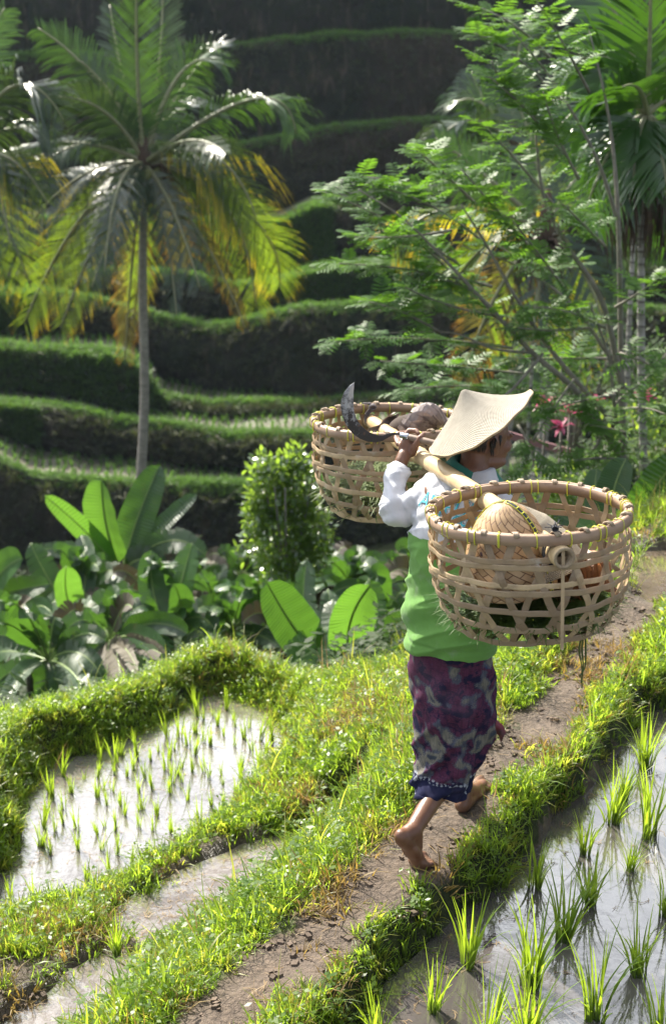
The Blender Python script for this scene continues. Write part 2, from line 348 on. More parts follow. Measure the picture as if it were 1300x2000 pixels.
# ================================================================ TERRACED HILLSIDE
PXC = np.concatenate([np.arange(-2600, -240, 60), np.arange(-240, 1560, 14), np.arange(1560, 4200, 60)]).astype(float)
def ci(pts, x):
    p = np.array(pts, float); return np.interp(x, p[:, 0], p[:, 1])
TER = [  # pixel outline of each terrace lip and its ground distance
 dict(y=[(-300, 880), (0, 905), (60, 930), (150, 942), (260, 948), (400, 953), (500, 955), (700, 950), (900, 935), (1300, 900)], D=36),
 dict(y=[(-300, 760), (0, 785), (100, 797), (220, 820), (300, 830), (400, 846), (480, 856), (600, 852), (760, 840), (900, 825), (1300, 800)], D=38.6),
 dict(y=[(-300, 670), (0, 675), (100, 680), (200, 686), (250, 700), (290, 740), (310, 778), (400, 790), (600, 788), (900, 770), (1300, 745)], D=41.3),
 dict(y=[(-300, 555), (0, 570), (100, 575), (200, 592), (280, 612), (340, 632), (400, 640), (470, 633), (560, 612), (650, 601), (760, 588), (900, 600), (1300, 610)], D=43.8),
 dict(y=[(-300, 520), (300, 535), (450, 560), (560, 545), (620, 530), (700, 520), (900, 515), (1300, 520)], D=46.0),
 dict(y=[(-300, 420), (0, 430), (300, 440), (510, 438), (560, 426), (600, 408), (650, 398), (760, 380), (900, 372), (1300, 390)], D=48.2),
 dict(y=[(-300, 290), (0, 300), (200, 300), (350, 298), (430, 292), (520, 276), (620, 258), (700, 246), (850, 236), (1000, 234), (1300, 246)], D=53.5),
 dict(y=[(-300, 118), (0, 112), (150, 106), (330, 100), (450, 90), (600, 76), (750, 66), (900, 64), (1000, 72), (1300, 90)], D=59.0),
 dict(y=[(-300, -60), (0, -66), (600, -78), (1300, -64)], D=64.0)]
n = NT('terrace_wall_earth'); v = n.obj()
a = n.noise(v, .55, 5, .6); b_ = n.noise(v, 3.2, 6, .7); st = n.noise(n.obj((3, 3, .5)), 1.2, 5, .6)
cw = n.mix(n.rng(a, .35, .65), (.016, .023, .016), (.038, .032, .026)); cw = n.mix(n.rng(b_, .35, .7), cw, (.022, .032, .010))
cw = n.mix(n.rng(n.noise(v, .14, 4, .6), .48, .66, 0, .5), cw, (.070, .050, .034)); cw = n.mix(n.rng(st, .55, .75), cw, (.10, .075, .055))
M_wall = n.bsdf(cw, .95, .2, normal=n.bump(n.math('ADD', b_, st), 1.0, .25))
n = NT('terrace_field_mud'); v = n.obj(); a = n.noise(v, 1.3, 5); b_ = n.noise(v, 7, 5)
M_field = n.bsdf(n.mix(n.rng(a, .38, .62), (.11, .095, .07), (.07, .08, .035)), n.rng(b_, .3, .7, .35, .9), .5, normal=n.bump(b_, .6, .08))  # mud colour lightened to stand for the sky reflected in it
n = NT('terrace_grass_base'); v = n.obj(); a = n.noise(v, 2.4, 5); 
M_lip = n.bsdf(n.mix(n.rng(a, .35, .65), (.035, .075, .012), (.09, .15, .03)), .9, .2, normal=n.bump(n.noise(v, 14, 4), 1, .08))
edges = []
for T in TER:
    py = ci(T['y'], PXC); wob = (vn(PXC, 0 * PXC, 60, T['D']) - .5) * 7 + (vn(PXC, 0 * PXC, 22, T['D'] + 5) - .5) * 4
    pts = np.array([tuple(P(np.clip(x, -2600, 4200), y + w, T['D'] + .35 * sin(x / 170. + T['D']))) for x, y, w in zip(PXC, py, wob)])
    T['p'] = pts; edges.append(pts)
lip_pts, lip_scale, field_lists = [], [], []
for k, T in enumerate(TER):
    top = T['p']; dirv = np.stack([top[:, 0], top[:, 1] * 1.0], 1); dirv /= np.linalg.norm(dirv, axis=1)[:, None]
    zb = (TER[k - 1]['p'][:, 2] if k else np.full(len(top), -11.5)) - .15
    # wall: rows from foot to lip
    rows = 15; VV = []
    for r in range(rows):
        f = r / (rows - 1); p = top.copy(); p[:, 2] = zb + (top[:, 2] - zb) * f
        off = -(1 - f) * .22 * (top[:, 2] - zb) - .22 * sin(f * pi)
        nz = (fbm(PXC / 40., np.full_like(PXC, f * 4 + k * 9), .8, k * 7) - .5) * .55 * (1 if 0 < r < rows - 1 else 0) + (vn(PXC / 9., np.full_like(PXC, f * 11 + k * 9), .8, k * 3) - .5) * .22 * (1 if 0 < r < rows - 1 else 0)
        p[:, :2] += dirv * (off + nz)[:, None]; VV.append(p)
    W = len(PXC); V_ = np.concatenate(VV); q = np.arange(rows - 1)[:, None] * W + np.arange(W - 1)[None, :]
    F_ = np.stack([q, q + 1, q + 1 + W, q + W], -1).reshape(-1, 4)
    tag(link('terrace_wall', mesh('terrace_wall', V_, F_), M_wall), kind='structure')
    # tread: rounded grass lip then field back to the next wall foot
    if k < len(TER) - 1:
        nxt = TER[k + 1]['p']; foot = nxt.copy(); hN = nxt[:, 2] - top[:, 2]; foot[:, :2] -= dirv * (.22 * np.maximum(hN, 0) - .3)[:, None]; foot[:, 2] = top[:, 2] - .15
        l1 = top.copy(); l1[:, 2] += .05; l1[:, :2] += dirv * .2
        l2 = top.copy(); l2[:, 2] += .03; l2[:, :2] += dirv * .5
        l3 = top.copy(); l3[:, 2] -= .15; l3[:, :2] += dirv * .62
        mid = (l3 + foot) / 2; mid[:, 2] = top[:, 2] - .15
        VV = [top, l1, l2, l3, mid, foot]; V_ = np.concatenate(VV); rows = 6
        q = np.arange(rows - 1)[:, None] * W + np.arange(W - 1)[None, :]; F_ = np.stack([q, q + 1, q + 1 + W, q + W], -1).reshape(-1, 4)
        mi = np.repeat([0, 0, 0, 1, 1], W - 1).tolist()
        tag(link('terrace_field', mesh('terrace_field', V_, F_, mi=mi), [M_lip, M_field]), kind='structure')
        field_lists.append((l3, foot, k))
        for rep in range(3400 if k < 6 else 2600):
            u = rnd.uniform(-120, 1420); i = int(np.searchsorted(PXC, u)); f = rnd.random(); i = min(max(i, 1), W - 1)
            a_ = top[i - 1] * (1 - f) + top[i] * f; dd = rnd.uniform(-.16, .45); dvv = dirv[i]
            lip_pts.append((a_[0] + dvv[0] * dd, a_[1] + dvv[1] * dd, a_[2] + (.08 if dd > 0 else dd * 1.2) - .03)); lip_scale.append(rnd.uniform(.28, .68) * (.55 + .75 * float(vn(np.array([u]), np.array([k * 50.]), 90, 3)[0])))
# unseen ridge added above the frame, its height shaped to shade the valley side
rid = [(64.0, None), (67.5, 8.5), (72, 16), (78, 26), (84, 33), (92, 37), (120, 41), (190, 40)]
VV = []
for D_, z_ in rid:
    p = TER[-1]['p'].copy(); s_ = D_ / p[:, 1]; 
    if z_ is not None:
        p[:, 0] *= s_; p[:, 1] = D_; p[:, 2] = z_ + (fbm(PXC / 90., np.full_like(PXC, D_), 1.0, 5) - .5) * 5
    VV.append(p)
W = len(PXC); V_ = np.concatenate(VV); rows = len(rid); q = np.arange(rows - 1)[:, None] * W + np.arange(W - 1)[None, :]
F_ = np.stack([q, q + 1, q + 1 + W, q + W], -1).reshape(-1, 4)
tag(link('shading_hill', mesh('shading_hill', V_, F_), M_wall), kind='structure')

# ================================================================ GRASS PROTOTYPES + SCATTER (uncountable cover only)
def blade_mesh(name, nb, h0, h1, wid, spread, lean, seg=3, stiff=1.0, seed=0, mats=None, leafy=0):
    r = random.Random(seed); mb = MB()
    for b in range(nb):
        a = r.uniform(0, 2 * pi); d = r.random() ** .6 * spread; base = Vector((cos(a) * d, sin(a) * d, -.01))
        hh = r.uniform(h0, h1); az = r.uniform(0, 2 * pi) if r.random() < .4 else a + r.gauss(0, .6); ln = lean * r.uniform(.2, 1.3)
        dr = Vector((cos(az), sin(az), 0)); sd = Vector((-sin(az + r.gauss(0, .5)), cos(az), 0)).normalized(); w = wid * r.uniform(.7, 1.3)
        L, Q = [], []
        for k in range(seg + 1):
            f = k / seg; c = base + Vector((0, 0, 1)) * hh * (f - .35 * ln * f * f * f) + dr * hh * ln * f ** (1 + stiff)
            ww = w * (1 - f ** 2.2) * (.65 + .35 * min(1, f * 4)) + .0004
            L.append(c - sd * ww); Q.append(c + sd * ww)
        mb.strip(L, Q)
    for b in range(leafy):
        a = r.uniform(0, 2 * pi); d = r.random() * spread; hh = r.uniform(.3, 1) * h1; c = Vector((cos(a) * d, sin(a) * d, hh))
        az = r.uniform(0, 2 * pi); dr = Vector((cos(az), sin(az), r.uniform(-.3, .4))).normalized(); sd = dr.cross(Vector((0, 0, 1))).normalized(); l = r.uniform(.012, .028)
        mb.strip([c, c + dr * l * .5 - sd * l * .28, c + dr * l], [c, c + dr * l * .5 + sd * l * .28, c + dr * l])
    me = mesh(name, mb.v, mb.f, {'t': mb.t})
    for m in mats: me.materials.append(m)
    me.polygons.foreach_set('use_smooth', [True] * len(me.polygons))
    return bpy.data.objects.new(name, me)
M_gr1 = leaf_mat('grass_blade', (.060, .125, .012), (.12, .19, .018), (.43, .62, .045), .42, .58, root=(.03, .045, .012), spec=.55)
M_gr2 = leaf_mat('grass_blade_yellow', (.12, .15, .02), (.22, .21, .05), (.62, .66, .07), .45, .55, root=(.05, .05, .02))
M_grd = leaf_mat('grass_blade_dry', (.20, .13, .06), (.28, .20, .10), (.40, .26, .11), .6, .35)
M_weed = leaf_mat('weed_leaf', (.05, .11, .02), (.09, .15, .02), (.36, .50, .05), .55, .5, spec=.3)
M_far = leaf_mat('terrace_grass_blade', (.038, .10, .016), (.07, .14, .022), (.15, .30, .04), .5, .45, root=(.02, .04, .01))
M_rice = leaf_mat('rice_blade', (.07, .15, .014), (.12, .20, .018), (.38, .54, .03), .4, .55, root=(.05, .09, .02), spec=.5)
def scatter(name, protos, pts, rots, scl, label, cat='grass'):
    cc = bpy.data.collections.new(name + '_kinds')
    for p in protos: cc.objects.link(p)
    pts = np.asarray(pts, np.float32); N = len(pts)
    me = bpy.data.meshes.new(name); me.vertices.add(N); me.vertices.foreach_set('co', pts.ravel())
    a = me.attributes.new('rot', 'FLOAT_VECTOR', 'POINT'); a.data.foreach_set('vector', np.asarray(rots, np.float32).ravel())
    a = me.attributes.new('scl', 'FLOAT', 'POINT'); a.data.foreach_set('value', np.asarray(scl, np.float32))
    a = me.attributes.new('idx', 'INT', 'POINT'); a.data.foreach_set('value', nr.randint(0, len(protos), N).astype(np.int32))
    o = bpy.data.objects.new(name, me); col.objects.link(o)
    g = bpy.data.node_groups.new(name + '_spread', 'GeometryNodeTree')
    g.interface.new_socket('Geometry', in_out='INPUT', socket_type='NodeSocketGeometry'); g.interface.new_socket('Geometry', in_out='OUTPUT', socket_type='NodeSocketGeometry')
    N_ = g.nodes; gi = N_.new('NodeGroupInput'); go = N_.new('NodeGroupOutput'); ip = N_.new('GeometryNodeInstanceOnPoints'); ci_ = N_.new('GeometryNodeCollectionInfo')
    ci_.inputs['Collection'].default_value = cc; ci_.inputs['Separate Children'].default_value = True; ci_.inputs['Reset Children'].default_value = True
    def na(nm, t):
        q = N_.new('GeometryNodeInputNamedAttribute'); q.data_type = t; q.inputs['Name'].default_value = nm; return q.outputs['Attribute']
    e2 = N_.new('FunctionNodeEulerToRotation')
    g.links.new(gi.outputs[0], ip.inputs['Points']); g.links.new(ci_.outputs[0], ip.inputs['Instance']); ip.inputs['Pick Instance'].default_value = True
    g.links.new(na('idx', 'INT'), ip.inputs['Instance Index']); g.links.new(na('rot', 'FLOAT_VECTOR'), e2.inputs[0]); g.links.new(e2.outputs[0], ip.inputs['Rotation'])
    g.links.new(na('scl', 'FLOAT'), ip.inputs['Scale']); g.links.new(ip.outputs[0], go.inputs[0])
    md = o.modifiers.new('spread', 'NODES'); md.node_group = g
    return tag(o, label, cat, kind='stuff')
def rrot(N, tilt=.25):
    return np.stack([nr.normal(0, tilt, N), nr.normal(0, tilt, N), nr.uniform(0, 6.283, N)], 1)
def area_pts(N, x0, x1, y0, y1):
    x = nr.uniform(x0, x1, N); y = nr.uniform(y0, y1, N)
    k = np.abs(x) < (y * .262 + .45); return x[k], y[k]
# short turf
x, y = area_pts(150000, -3.2, 3.4, 2.9, 9.9)
pmv = gs(PM, x, y); mdv = gs(MUD, x, y); sdv = gs(SD, x, y)
foot = np.minimum.reduce([np.hypot(x - a, y - b) for a, b in ((.29, 4.06), (.325, 4.11), (.36, 4.04), (.38, 3.99), (.46, 4.48), (.51, 4.56), (.48, 4.4))]); dens = (foot > .06) * (1 - ss(.1, .7, pmv)) * (1 - ss(.25, .8, mdv) * .93) * (sdv > .03) * (.45 + .55 * ss(.35, .6, fbm(x, y, .35, 41)))
keep = nr.random(len(x)) < dens * .62; x, y = x[keep], y[keep]; z = gz(x, y)
bank = np.clip(1.35 - .9 * fbm(x, y, .25, 44), .45, 1.3)
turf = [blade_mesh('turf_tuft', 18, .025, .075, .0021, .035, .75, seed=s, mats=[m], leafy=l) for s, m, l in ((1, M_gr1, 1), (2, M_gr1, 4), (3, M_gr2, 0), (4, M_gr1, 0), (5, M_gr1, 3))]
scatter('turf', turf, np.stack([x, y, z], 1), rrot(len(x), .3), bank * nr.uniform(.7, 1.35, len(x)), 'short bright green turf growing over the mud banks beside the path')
# longer grass on the banks
x, y = area_pts(60000, -3.2, 3.4, 2.9, 9.9)
pmv = gs(PM, x, y); mdv = gs(MUD, x, y); sdv = gs(SD, x, y); z = gz(x, y)
pc = sdl(path_c, x, y)
leftb = ss(.12, .22, pc) * (1 - ss(.45, .75, pc)) * (gs(SD, x, y) > .0) * (sdf(pol_near, x, y) > .3)
rb = ss(.0, .05, sdf(pol_near, x, y)) * (1 - ss(.10, .24, sdf(pol_near, x, y)))
bd = ss(-.02, .08, sdv) * (1 - ss(.12, .4, sdv))
foot = np.minimum.reduce([np.hypot(x - a, y - b) for a, b in ((.29, 4.06), (.325, 4.11), (.36, 4.03), (.39, 3.97), (.46, 4.48), (.51, 4.56), (.48, 4.38))]); dens = (foot > .09) * (1 - ss(.1, .4, pmv)) * (1 - ss(.3, .8, mdv) * .85) * (sdv > .0) * np.clip(.10 + .6 * leftb + .55 * rb + .22 * bd + .2 * (y > 7.6), 0, 1) * (.3 + .7 * ss(.35, .6, fbm(x, y, .3, 55)))
keep = nr.random(len(x)) < dens * .8; x, y, z = x[keep], y[keep], z[keep]; lb = leftb[keep]
tall = [blade_mesh('grass_tuft', 13, .05, .13, .0028, .03, .75, seg=4, seed=s, mats=[m], leafy=l) for s, m, l in ((11, M_gr1, 0), (12, M_gr1, 6), (13, M_gr2, 0), (14, M_gr1, 10), (15, M_weed, 14), (16, M_gr1, 0))]
scatter('long_grass', tall, np.stack([x, y, z], 1), rrot(len(x), .22), nr.uniform(.5, 1.05, len(x)) * (1 + .35 * lb), 'longer arching grass and weeds along the banks')
# stray tall blades and dry bits
x, y = area_pts(9000, -3.2, 3.0, 2.9, 9.6); sdv = gs(SD, x, y); pmv = gs(PM, x, y); z = gz(x, y); pc = sdl(path_c, x, y)
dens = (sdv > .02) * (pmv < .15) * (.10 + .6 * ss(.2, .3, pc) * (1 - ss(.5, .7, pc)) * (sdf(pol_near, x, y) > .35) + .35 * ss(7.4, 8.2, y))
keep = nr.random(len(x)) < dens * .5; x, y, z = x[keep], y[keep], z[keep]
st = [blade_mesh('tall_grass', 6, .14, .30, .0028, .03, .55, seg=5, seed=s, mats=[m]) for s, m in ((21, M_gr1), (22, M_gr2), (23, M_rice), (24, M_grd))]
scatter('tall_grass', st, np.stack([x, y, z], 1), rrot(len(x), .15), nr.uniform(.5, 1.0, len(x)), 'stray tall seeding grass stems on the banks')
# dry, browned turf in patches
x, y = area_pts(60000, -3.2, 3.4, 2.9, 9.0); sdv = gs(SD, x, y); pmv = gs(PM, x, y); z = gz(x, y)
pt = sum(hat_mask(x, y, a, b, c, r) for a, b, c, r in [(700, 1390, -.45, .65), (640, 1370, -.6, .4), (480, 1300, -1.0, .5), (600, 1540, -.5, .35), (300, 1740, -.5, .4), (560, 1800, -.1, .3), (1000, 1480, 0, .3), (1130, 1300, 0, .35), (60, 1800, -.5, .5), (720, 1620, -.05, .25)])
dens = (sdv > .03) * np.clip(pt + .16 * (fbm(x, y, .6, 71) > .56) + .5 * (pmv > .05) * (pmv < .7), 0, 1) * ss(.4, .62, fbm(x, y, .22, 73))
keep = nr.random(len(x)) < dens * .7; x, y, z = x[keep], y[keep], z[keep]
M_brown = leaf_mat('browned_turf', (.14, .095, .03), (.24, .17, .06), (.42, .28, .06), .6, .4)
dryt = [blade_mesh('dry_turf_tuft', 15, .02, .075, .0022, .04, 1.1, seed=s, mats=[m]) for s, m in ((81, M_brown), (82, M_grd), (83, M_gr2), (84, M_brown))]
scatter('dry_turf', dryt, np.stack([x, y, z], 1), rrot(len(x), .45), nr.uniform(.6, 1.3, len(x)), 'browned dry turf in patches on the banks')
# dead straw and crumbs of soil on the path
x, y = area_pts(26000, -2.5, 3.2, 2.9, 9.0); pmv = gs(PM, x, y); mdv = gs(MUD, x, y); sdv = gs(SD, x, y); z = gz(x, y)
keep = (nr.random(len(x)) < (.25 * (pmv > .1) + .10 * (mdv > .4) + .02)) & (sdv > .03); x, y, z = x[keep], y[keep], z[keep]
def crumb(seed, kind):
    r = random.Random(seed); mb = MB()
    if kind:
        for _ in range(3):
            a = r.uniform(0, 6.28); c = Vector((r.uniform(-.02, .02), r.uniform(-.02, .02), .003)); d = Vector((cos(a), sin(a), r.uniform(-.05, .25))); s2 = Vector((-sin(a), cos(a), 0)) * .0012
            l = r.uniform(.02, .05); mid = c + d * l * .5 + s2 * r.uniform(-4, 4); mb.strip([c - s2, mid - s2, c + d * l - s2], [c + s2, mid + s2, c + d * l + s2])
    else:
        for _ in range(4):
            c = Vector((r.uniform(-.03, .03), r.uniform(-.03, .03), .002)); q = r.uniform(.003, .009)
            mb.box(c, Vector((q, r.uniform(-.3, .3) * q, 0)), Vector((-.2 * q, q * .8, .1 * q)), Vector((.1 * q, .1 * q, q * .6)))
    me = mesh('litter', mb.v, mb.f, {'t': mb.t}); me.materials.append(M_grd if kind else M_soil); return bpy.data.objects.new('litter', me)
M_soil = plain('soil_crumb', (.15, .115, .09), .95, .2, ns=40)
scatter('path_litter', [crumb(1, 1), crumb(2, 0), crumb(3, 0), crumb(4, 1), crumb(5, 0)], np.stack([x, y, z], 1), rrot(len(x), .1), nr.uniform(.5, 1.4, len(x)), 'dry straw and soil crumbs lying on the bare path', 'litter')

for nm, pol, wz, cnt_ in (('floating_debris', pol_near, W_NEAR, 260), ('floating_debris', pol_low, W_LOW, 300), ('floating_debris', pol_ditch, W_DITCH, 160)):
    bx = pol.min(0), pol.max(0); x = nr.uniform(bx[0][0], min(bx[1][0], 2.2), cnt_ * 6); y = nr.uniform(bx[0][1], bx[1][1], cnt_ * 6); s_ = sdf(pol, x, y); k = (s_ < -.01) & (nr.random(len(x)) < np.exp(s_ * 5)); x, y = x[k][:cnt_], y[k][:cnt_]
    scatter(nm, [crumb(6, 1), crumb(7, 1), crumb(9, 1)], np.stack([x, y, np.full(len(x), wz)], 1), rrot(len(x), .02), nr.uniform(.4, 1.1, len(x)), 'bits of straw and mud floating on the paddy water', 'litter')

# terrace lips, walls and rows of seedlings in the far fields
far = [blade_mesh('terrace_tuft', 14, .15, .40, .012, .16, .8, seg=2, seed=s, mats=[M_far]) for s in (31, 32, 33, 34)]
wp = []
for k, T in enumerate(TER[:8]):
    top = T['p']; zb = TER[k - 1]['p'][:, 2] if k else top[:, 2] - 2.6
    gz_ = {2: (-200, 312), 4: (540, 800), 3: (-200, 60), 5: (520, 640), 1: (-200, 60)}.get(k)
    if gz_:
        for rep in range(2600):
            u = rnd.uniform(*gz_); i = int(np.searchsorted(PXC, u)); f = rnd.random(); dv = top[i, :2] / np.linalg.norm(top[i, :2]); o_ = -(1 - f) * .22 * (top[i, 2] - zb[i]) - .30
            lip_pts.append((top[i, 0] + dv[0] * o_ + rnd.gauss(0, .05), top[i, 1] + dv[1] * o_, zb[i] + (top[i, 2] - zb[i]) * f)); lip_scale.append(rnd.uniform(.4, .9))
    for rep in range(800):
        i = rnd.randrange(40, len(PXC) - 42)
        if not -150 < PXC[i] < 1450: continue
        f = rnd.random() ** .8; zz = zb[i] + (top[i, 2] - zb[i]) * f; dv = top[i, :2] / np.linalg.norm(top[i, :2]); o_ = -(1 - f) * .22 * (top[i, 2] - zb[i]) - .3
        wp.append((top[i, 0] + dv[0] * o_, top[i, 1] + dv[1] * o_, zz))
wn_ = len(wp); M_wg = leaf_mat('wall_growth', (.022, .035, .010), (.05, .05, .022), (.08, .10, .025), .7, .3)
wt = [blade_mesh('wall_tuft', 12, .12, .34, .016, .2, 1.2, seg=2, seed=s, mats=[M_wg]) for s in (41, 42, 43)]
scatter('wall_growth', wt, np.array(wp), rrot(wn_, .7), nr.uniform(.5, 1.2, wn_), 'dark growth hanging on the terrace walls', 'undergrowth')
rp = []
for l3, foot, k in field_lists:
    if k > 4: continue
    for i in range(len(PXC) - 1):
        if not -150 < PXC[i] < 1450: continue
        a_, b2 = l3[i], foot[i]; L = np.linalg.norm(b2[:2] - a_[:2]); m = int(L / .34)
        if b2[1] - a_[1] < .1: continue
        for j in range(1, m):
            f = j / m; rp.append((a_[0] * (1 - f) + b2[0] * f + rnd.gauss(0, .03), a_[1] * (1 - f) + b2[1] * f + rnd.gauss(0, .03), a_[2] * (1 - f) + b2[2] * f + .0))
sd_ = [blade_mesh('seedling_tuft', 12, .2, .36, .013, .03, .5, seg=2, seed=s, mats=[M_far]) for s in (51, 52, 53)]
scatter('far_rice_seedlings', sd_, np.array(rp), rrot(len(rp), .15), nr.uniform(.6, 1.1, len(rp)), 'rows of rice seedlings in the far terrace fields', 'rice seedlings')
scatter('terrace_grass', far, np.array(lip_pts), rrot(len(lip_pts), .3), np.array(lip_scale), 'rough grass along the lips of the far terraces')
# ravine undergrowth
x = nr.uniform(-14, 15, 26000); y = 7.4 + 26 * nr.random(26000) ** 1.5; k = (np.abs(x) < y * .30 + 1.5); x, y = x[k], y[k]
z = gz(x, y); k = (gs(SD, x, y) > .1) & ((y > 9.6) | (z < -1.45)); x, y, z = x[k], y[k], z[k]
def shrubtuft(seed, mat, n_, l0, l1, h):
    r = random.Random(seed); mb = MB()
    for _ in range(n_):
        a = r.uniform(0, 6.28); d = r.random() * .3; c = Vector((cos(a) * d, sin(a) * d, r.uniform(.02, h))); az = r.uniform(0, 6.28); dr = Vector((cos(az), sin(az), r.uniform(-.5, .6))).normalized()
        s2 = dr.cross(Vector((0, 0, 1))).normalized(); l = r.uniform(l0, l1)
        mb.strip([c, c + dr * l * .45 - s2 * l * .22, c + dr * l], [c, c + dr * l * .45 + s2 * l * .22, c + dr * l - Vector((0, 0, .1 * l))])
    me = mesh('undergrowth_tuft', mb.v, mb.f, {'t': mb.t}); me.materials.append(mat); return bpy.data.objects.new('undergrowth_tuft', me)
M_ug = leaf_mat('undergrowth_leaf', (.018, .040, .010), (.032, .062, .014), (.09, .18, .03), .6, .4, spec=.25)
ug = [shrubtuft(s, M_ug, 30, .06, .14, h) for s, h in ((61, .15), (62, .3), (63, .2), (64, .4))]
scatter('undergrowth', ug, np.stack([x, y, z], 1), rrot(len(x), .2), nr.uniform(.5, 1.25, len(x)), 'dark leafy undergrowth filling the ravine behind the banks', 'undergrowth')

# ================================================================ RICE PLANTS (each one a thing)
def rice_mesh(seed, nb, h0, h1, w, spread, lean=.42, seg=5):
    o = blade_mesh('rice', nb, h0, h1, w, spread, lean, seg=seg, stiff=.8, seed=seed, mats=[M_rice]); return o.data
big_m = [rice_mesh(s, nb, .10, .27, .0029, .022) for s, nb in ((101, 34), (102, 26), (103, 42), (104, 30))]
near_rice = [(1195, 1605, 1.0, 'rice clump standing in the near paddy where the bank turns'), (1268, 1632, 1.25, 'tallest bushy rice clump by the edge of the frame in the near paddy'),
 (1258, 1500, 1.0, 'rice clump at the far end of the near paddy under the path'), (1140, 1668, .72, 'small rice clump with drooping yellow blades in open water'), (1228, 1700, .62, 'thin rice clump with a few wide blades and a floating leaf beside it'),
 (1045, 1735, .82, 'rice clump growing against the grassy bank near the walking man'), (1150, 1768, .85, 'rice clump between the bank and the open grey water'),
 (1100, 1838, .98, 'dense dark rice clump with long reflections below it'), (1298, 1790, .8, 'rice clump cut by the edge with blades leaning inward'),
 (915, 1885, 1.05, 'upright glowing rice clump closest to the grassy bank'), (1035, 1925, 1.15, 'broad bright rice clump in the middle of the ripples'),
 (1245, 1905, .95, 'rice clump over a long dark reflection in the grey water'), (1160, 1990, 1.1, 'rice clump low in the near paddy with a pale blade across it'),
 (845, 1975, .85, 'sparse rice clump with a yellowing blade over brown water'), (1030, 2035, 1.0, 'rice clump rising from the lower edge between brown and grey water'),
 (950, 2040, .95, 'rice clump in the brown water beside the sparse one'), (1290, 2050, 1.0, 'rice clump rising in the lower corner of the near paddy'), (735, 2030, .75, 'small rice clump tucked under the grassy bank at the lower edge'),
 (1215, 1560, .7, 'short rice clump behind the one where the bank turns')]
for i, (px, py, s, lab) in enumerate(near_rice):
    g = G(px, py, W_NEAR); s *= 1.22
    o = link('rice_plant', big_m[i % 4], None); o.location = (g.x, g.y, W_NEAR - .015); o.rotation_euler = (rnd.gauss(0, .05), rnd.gauss(0, .05), rnd.uniform(0, 6.28)); o.scale = (s, s, s)
    tag(o, lab, 'rice plant', 'rice clumps standing in the near paddy')
small_m = [rice_mesh(s, nb, .07, .185, .0032, .014, .3, 3) for s, nb in ((111, 13), (112, 9), (113, 17), (114, 11))]
cnt = 0
u0, v0 = G(60, 1560, W_LOW), G(520, 1400, W_LOW)
for a in range(66):
    for b in range(60):
        x_ = -3.2 + a * .095 + .03 * sin(b * 1.3) + rnd.gauss(0, .018) + b * .02; y_ = 4.9 + b * .115 + rnd.gauss(0, .03) - a * .03
        s_ = float(sdf(pol_low, np.array([x_]), np.array([y_]))[0])
        if s_ > -.03 or rnd.random() < .15: continue
        r_ = (x_, y_, W_LOW); d = Vector(r_) - CAM
        px = 650 + FPX * d.x / d.dot(_F); py = 1000 - FPX * d.dot(_U) / d.dot(_F)
        if not (-30 < px < 640 and 1330 < py < 1830): continue
        if py > 1640 and rnd.random() < .5: continue
        o = link('rice_seedling', small_m[cnt % 4], None); o.location = (x_, y_, W_LOW - .01); s = rnd.uniform(.6, 1.05) * (1.25 if s_ > -.15 else 1); o.scale = (s, s, s); o.rotation_euler = (rnd.gauss(0, .08), rnd.gauss(0, .08), rnd.uniform(0, 6.28))
        where = ('tucked against the grassy bank of the lower paddy' if s_ > -.13 else 'at the narrow far end of the lower paddy' if py < 1450 and px > 330 else 'in the near corner of the lower paddy by the muddy bund' if py > 1600 else 'in open bright water along the far bank of the lower paddy' if px < 200 else 'in the rows across the middle of the lower paddy'); tag(o, 'slender rice seedling ' + where, 'rice plant', 'rice seedlings set out in the lower paddy'); cnt += 1
for (px, py, s, lab) in [(228, 1850, .75, 'bushy rice tuft on the muddy bank between the ditch and the lower paddy'), (820, 1690, .0, ''), (560, 1660, .5, 'small rice tuft leaning over the ditch water')]:
    if not s: continue
    g = G(px, py, -.47); o = link('rice_plant', big_m[2], None); o.location = (g.x, g.y, -.50); o.scale = (s, s, s); tag(o, lab, 'rice plant')
print('seedlings', cnt)
# ================================================================ THE MAN
YAW = R(35)
RT = Vector((cos(YAW), -sin(YAW), 0)); FW = Vector((sin(YAW), cos(YAW), 0)); UP = Vector((0, 0, 1))
def cone_between(bm, a, b, ra, rb, n=20):
    a, b = Vector(a), Vector(b); d = b - a
    m = Matrix.Translation((a + b) / 2) @ d.to_track_quat('Z', 'Y').to_matrix().to_4x4()
    bmesh.ops.create_cone(bm, cap_ends=True, segments=n, radius1=ra, radius2=rb, depth=d.length, matrix=m)
def ball(bm, c, r, rx=None, ax=None):
    m = Matrix.Translation(Vector(c))
    if rx is not None:
        X, Y, Z = [Vector(q).normalized() for q in (ax or ((1, 0, 0), (0, 1, 0), (0, 0, 1)))]
        B = Matrix(((X.x * rx[0], Y.x * rx[1], Z.x * rx[2]), (X.y * rx[0], Y.y * rx[1], Z.y * rx[2]), (X.z * rx[0], Y.z * rx[1], Z.z * rx[2]))).to_4x4(); m = m @ B; r = 1
    bmesh.ops.create_icosphere(bm, subdivisions=3, radius=r, matrix=m)
def chain(bm, pts, rad):
    for k in range(len(pts) - 1): cone_between(bm, pts[k], pts[k + 1], rad[k], rad[k + 1])
    for p, r in zip(pts, rad): ball(bm, p, r * 1.0)
